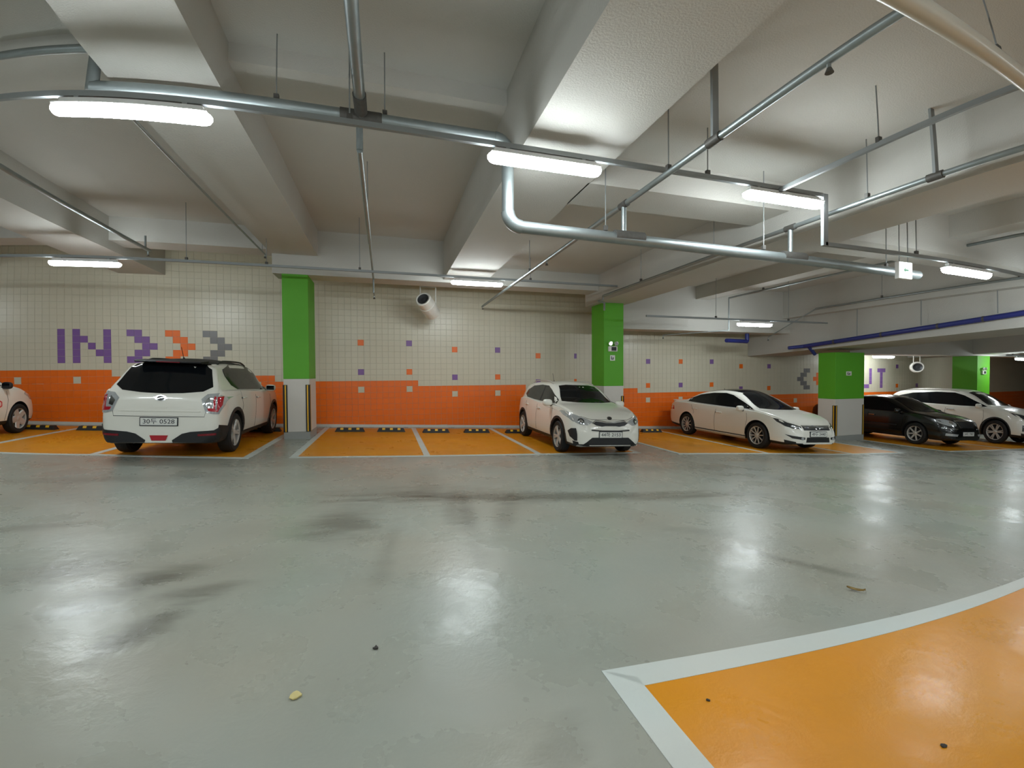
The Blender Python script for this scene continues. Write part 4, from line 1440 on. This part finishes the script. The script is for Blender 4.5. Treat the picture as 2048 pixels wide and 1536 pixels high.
c.decal('lower_intake', 'front', [(-.36, .40), (.36, .40), (.38, .285), (-.38, .285)], M['plastic'], off=0.009)
c.both('sill_skirt', [(-.98, .165), (.98, .165), (1.0, .255), (-1.0, .255)], M['white'], off=0.022)
c.handle(.02, .80, M['white'])
c.handle(-1.0, .83, M['white'])
c.mirror(.86, .94, M['white'])
c.antenna(-.75, 0, .06)
o = prism('boot_spoiler', M['white'], c.root, [(-2.25, 1.02), (-2.48, 1.05), (-2.49, 1.035), (-2.40, .975)], 'y', -.60, .60)

# --- black sedan
c = Car('sedan', 'glossy black sedan with chrome trim parked beside the broad column', parked(18.45, -2.95, NOSE_OUT-0.07, 1.035, 1.09), 1.80, 0.325, 2.775,
        top=[(-2.55, .62), (-2.52, .86), (-2.42, 1.0), (-2.2, 1.05), (-1.75, 1.075), (-1.5, 1.15), (-1.05, 1.35), (-.6, 1.44), (-.1, 1.47), (.3, 1.445), (.65, 1.34), (1.38, .985), (1.7, .94), (2.05, .86), (2.22, .78), (2.3, .68), (2.36, .52)],
        belt=[(-2.55, .58), (-2.4, .88), (-1.8, .98), (0, .945), (1.3, .905), (2.0, .77), (2.36, .45)],
        bot=[(-2.55, .32), (-2.2, .24), (-1.4, .19), (1.4, .19), (2.0, .19), (2.36, .23)],
        plan=[(-2.55, .70), (-2.4, .86), (-2.2, .93), (-1.7, .98), (-1.0, 1.0), (1.2, 1.0), (1.7, .97), (2.0, .92), (2.2, .84), (2.31, .74), (2.36, .64)],
        crown=[(-2.5, .03), (0, .06), (.8, .10), (1.3, .06), (2.3, .05)], paint='blackpaint', seam='seamdark', tumble=0.45, spokes=7, spoke_w=0.9)
c.decal('windshield', 'front', [(-.64, 1.0), (-.3, .985), (.3, .985), (.64, 1.0), (.55, 1.18), (.46, 1.34), (.3, 1.385), (-.3, 1.385), (-.46, 1.34), (-.55, 1.18)], M['glass'], off=0.007, res=0.09)
c.both('side_window', [(1.15, .96), (.3, .965), (-.7, .985), (-1.4, 1.03), (-1.35, 1.14), (-1.0, 1.27), (-.5, 1.335), (0, 1.345), (.32, 1.28), (.72, 1.12)], M['glass'], off=0.007, res=0.09)
c.both('body_moulding', [(.85, .52), (-.95, .53), (-.95, .56), (.85, .55)], M['plastic'], off=0.012)
c.doors([[(1.0, .94), (1.06, .7), (.98, .28)], [(-.10, .96), (-.14, .7), (-.14, .28)]])
for sg in (1, -1):
    P = [(.43, .70), (.50, .76), (.64, .80), (.76, .815), (.82, .77), (.80, .68), (.70, .63), (.56, .62), (.47, .63)]
    f = c.decal('headlight', 'front', [(y*sg, z) for y, z in P], M['lens'], off=0.010, res=0.045, round_=1)
    c.oval('projector', 'front', sg*.58, .71, .05, .045, M['chrome'], off=0.014, parent=f)
    c.decal('fog_lamp', 'front', [(y*sg, z) for y, z in [(.46, .40), (.76, .42), (.76, .35), (.50, .34)]], M['lens'], off=0.009)
    c.strip('bumper_trim', 'front', [(y*sg, z) for y, z in [(.45, .545), (.65, .55), (.80, .57)]], 0.02, M['chrome'], off=0.010)
c.decal('grille', 'front', [(-.36, .76), (.36, .76), (.28, .58), (-.28, .58)], M['plastic'], off=0.008)
c.strip('grille_trim', 'front', [(-.40, .77), (-.2, .775), (.2, .775), (.40, .77)], 0.035, M['chrome'], off=0.013)
for sg in (1, -1):
    c.strip('grille_trim', 'front', [(sg*.40, .765), (sg*.31, .57)], 0.018, M['chrome'], off=0.012)
c.oval('emblem', 'front', 0, .835, .06, .03, M['chrome'], off=0.010)
c.plate('front', .41, '34마 7987')
c.handle(.02, .80, M['chrome'])
c.handle(-1.0, .83, M['chrome'])
c.mirror(.86, .94, M['blackpaint'])

# --- silver-white SUV beyond it
c = Car('large_suv', 'large white SUV parked nose out on the far side of the black sedan', parked(22.45, -3.25, NOSE_OUT-0.02, 1.06, 1.15), 1.89, 0.365, 2.78,
        top=[(-2.42, .75), (-2.38, 1.08), (-2.28, 1.25), (-2.05, 1.52), (-1.85, 1.60), (-1.2, 1.66), (-.4, 1.685), (.15, 1.66), (.5, 1.58), (1.28, 1.17), (1.6, 1.12), (2.0, 1.02), (2.18, .92), (2.27, .8), (2.32, .68), (2.34, .58)],
        belt=[(-2.42, .7), (-2.25, 1.08), (-1.5, 1.13), (0, 1.09), (1.25, 1.06), (2.0, .9), (2.34, .5)],
        bot=[(-2.42, .4), (-2.1, .3), (-1.4, .24), (1.4, .24), (2.0, .24), (2.34, .28)],
        plan=[(-2.42, .74), (-2.3, .9), (-2.1, .96), (-1.6, .99), (-1.0, 1.0), (1.2, 1.0), (1.7, .975), (2.0, .92), (2.2, .84), (2.3, .74), (2.34, .62)],
        crown=[(-2.4, .03), (0, .05), (.8, .10), (1.3, .06), (2.3, .05)], tumble=0.40, spokes=6, double=True, spoke_w=0.8)
c.decal('windshield', 'front', [(-.69, 1.19), (-.3, 1.175), (.3, 1.175), (.69, 1.19), (.60, 1.38), (.53, 1.55), (.3, 1.595), (-.3, 1.595), (-.53, 1.55), (-.60, 1.38)], M['glass'], off=0.007, res=0.09)
c.both('side_window', [(1.1, 1.12), (.3, 1.12), (-.8, 1.15), (-1.6, 1.19), (-1.95, 1.27), (-1.85, 1.38), (-1.4, 1.49), (-.6, 1.55), (0, 1.54), (.30, 1.46), (.68, 1.29)], M['glass'], off=0.007, res=0.09)
c.doors([[(1.0, 1.1), (1.04, .8), (.95, .36)], [(-.15, 1.1), (-.18, .8), (-.18, .36)]])
for sg in (1, -1):
    f = c.decal('headlight', 'front', [(y*sg, z) for y, z in [(.42, .84), (.60, .885), (.80, .95), (.87, .98), (.855, .89), (.74, .80), (.52, .775)]], M['lensdark'], off=0.010, res=0.05)
    c.oval('projector', 'front', sg*.66, .845, .05, .04, M['chrome'], off=0.014, parent=f)
    c.decal('fog_lamp', 'front', [(y*sg, z) for y, z in [(.66, .60), (.82, .63), (.82, .44), (.70, .44)]], M['lensdark'], off=0.009)
c.decal('grille', 'front', [(-.40, .86), (.40, .86), (.36, .70), (-.36, .70)], M['plastic'], off=0.008)
c.strip('grille_trim', 'front', [(-.42, .87), (.42, .87)], 0.022, M['chrome'], off=0.013)
c.decal('lower_intake', 'front', [(-.5, .45), (.5, .45), (.55, .30), (-.55, .30)], M['plastic'], off=0.009)
c.arches(M['plastic'], 0.04)
c.both('sill_cladding', [(-.95, .24), (.95, .24), (.95, .34), (-.95, .34)], M['plastic'], off=0.012)
c.handle(.02, .98, M['chrome'])
c.handle(-1.0, 1.0, M['chrome'])
c.mirror(.86, 1.10, M['white'], 1.1)
c.rails(-1.7, .1, .62, M['rim'])
c.antenna(-1.6, 0, .2)

# --- white compact at the edge of the view
c = Car('compact_car', 'white compact hatchback with red sticker on its door, cut by the picture edge', parked(-8.12, -3.13, NOSE_IN-0.04, 1.03, 1.10), 1.68, 0.30, 2.5,
        top=[(-1.95, .66), (-1.92, .92), (-1.85, 1.02), (-1.6, 1.35), (-1.4, 1.45), (-.9, 1.50), (-.2, 1.51), (.25, 1.47), (.6, 1.34), (1.2, 1.0), (1.45, .94), (1.75, .83), (1.88, .73), (1.95, .62), (1.98, .52)],
        belt=[(-1.95, .6), (-1.8, .95), (0, .95), (1.2, .90), (1.7, .74), (1.98, .44)],
        bot=[(-1.95, .34), (-1.7, .26), (-1.2, .20), (1.2, .20), (1.7, .2), (1.98, .25)],
        plan=[(-1.95, .72), (-1.8, .88), (-1.6, .95), (-1.2, .99), (0, 1.0), (1.0, 1.0), (1.5, .955), (1.8, .85), (1.93, .72), (1.98, .58)],
        crown=[(-2, .03), (.2, .06), (.8, .10), (1.2, .06), (2, .05)], tumble=0.40, spokes=5, spoke_w=2.6)
c.decal('windshield', 'front', [(-.62, 1.04), (.62, 1.04), (.52, 1.36), (.3, 1.41), (-.3, 1.41), (-.52, 1.36)], M['glass'], off=0.007, res=0.09)
c.both('side_window', [(1.02, .97), (.3, .975), (-.6, .99), (-1.25, 1.03), (-1.3, 1.2), (-.9, 1.36), (-.2, 1.385), (.3, 1.33), (.7, 1.16)], M['glass'], off=0.007, res=0.09)
c.doors([[(.85, .95), (.90, .7), (.82, .30)], [(-.25, .96), (-.28, .7), (-.28, .30)]])
for sg in (1, -1):
    c.decal('headlight', 'front', [(y*sg, z) for y, z in [(.45, .70), (.62, .77), (.76, .84), (.79, .80), (.76, .68), (.55, .60)]], M['lens'], off=0.010, res=0.05)
c.handle(-.1, .82, M['white'])
c.mirror(.78, .95, M['plastic'])
o = c.both('door_sticker', [(.40, .55), (.72, .55), (.72, .70), (.40, .70)], M['sticker'], off=0.006, round_=1)[0]
c.decal('sticker_field', 'right', [(.43, .575), (.69, .575), (.69, .675), (.43, .675)], M['stickerw'], off=0.008, parent=o, round_=1)
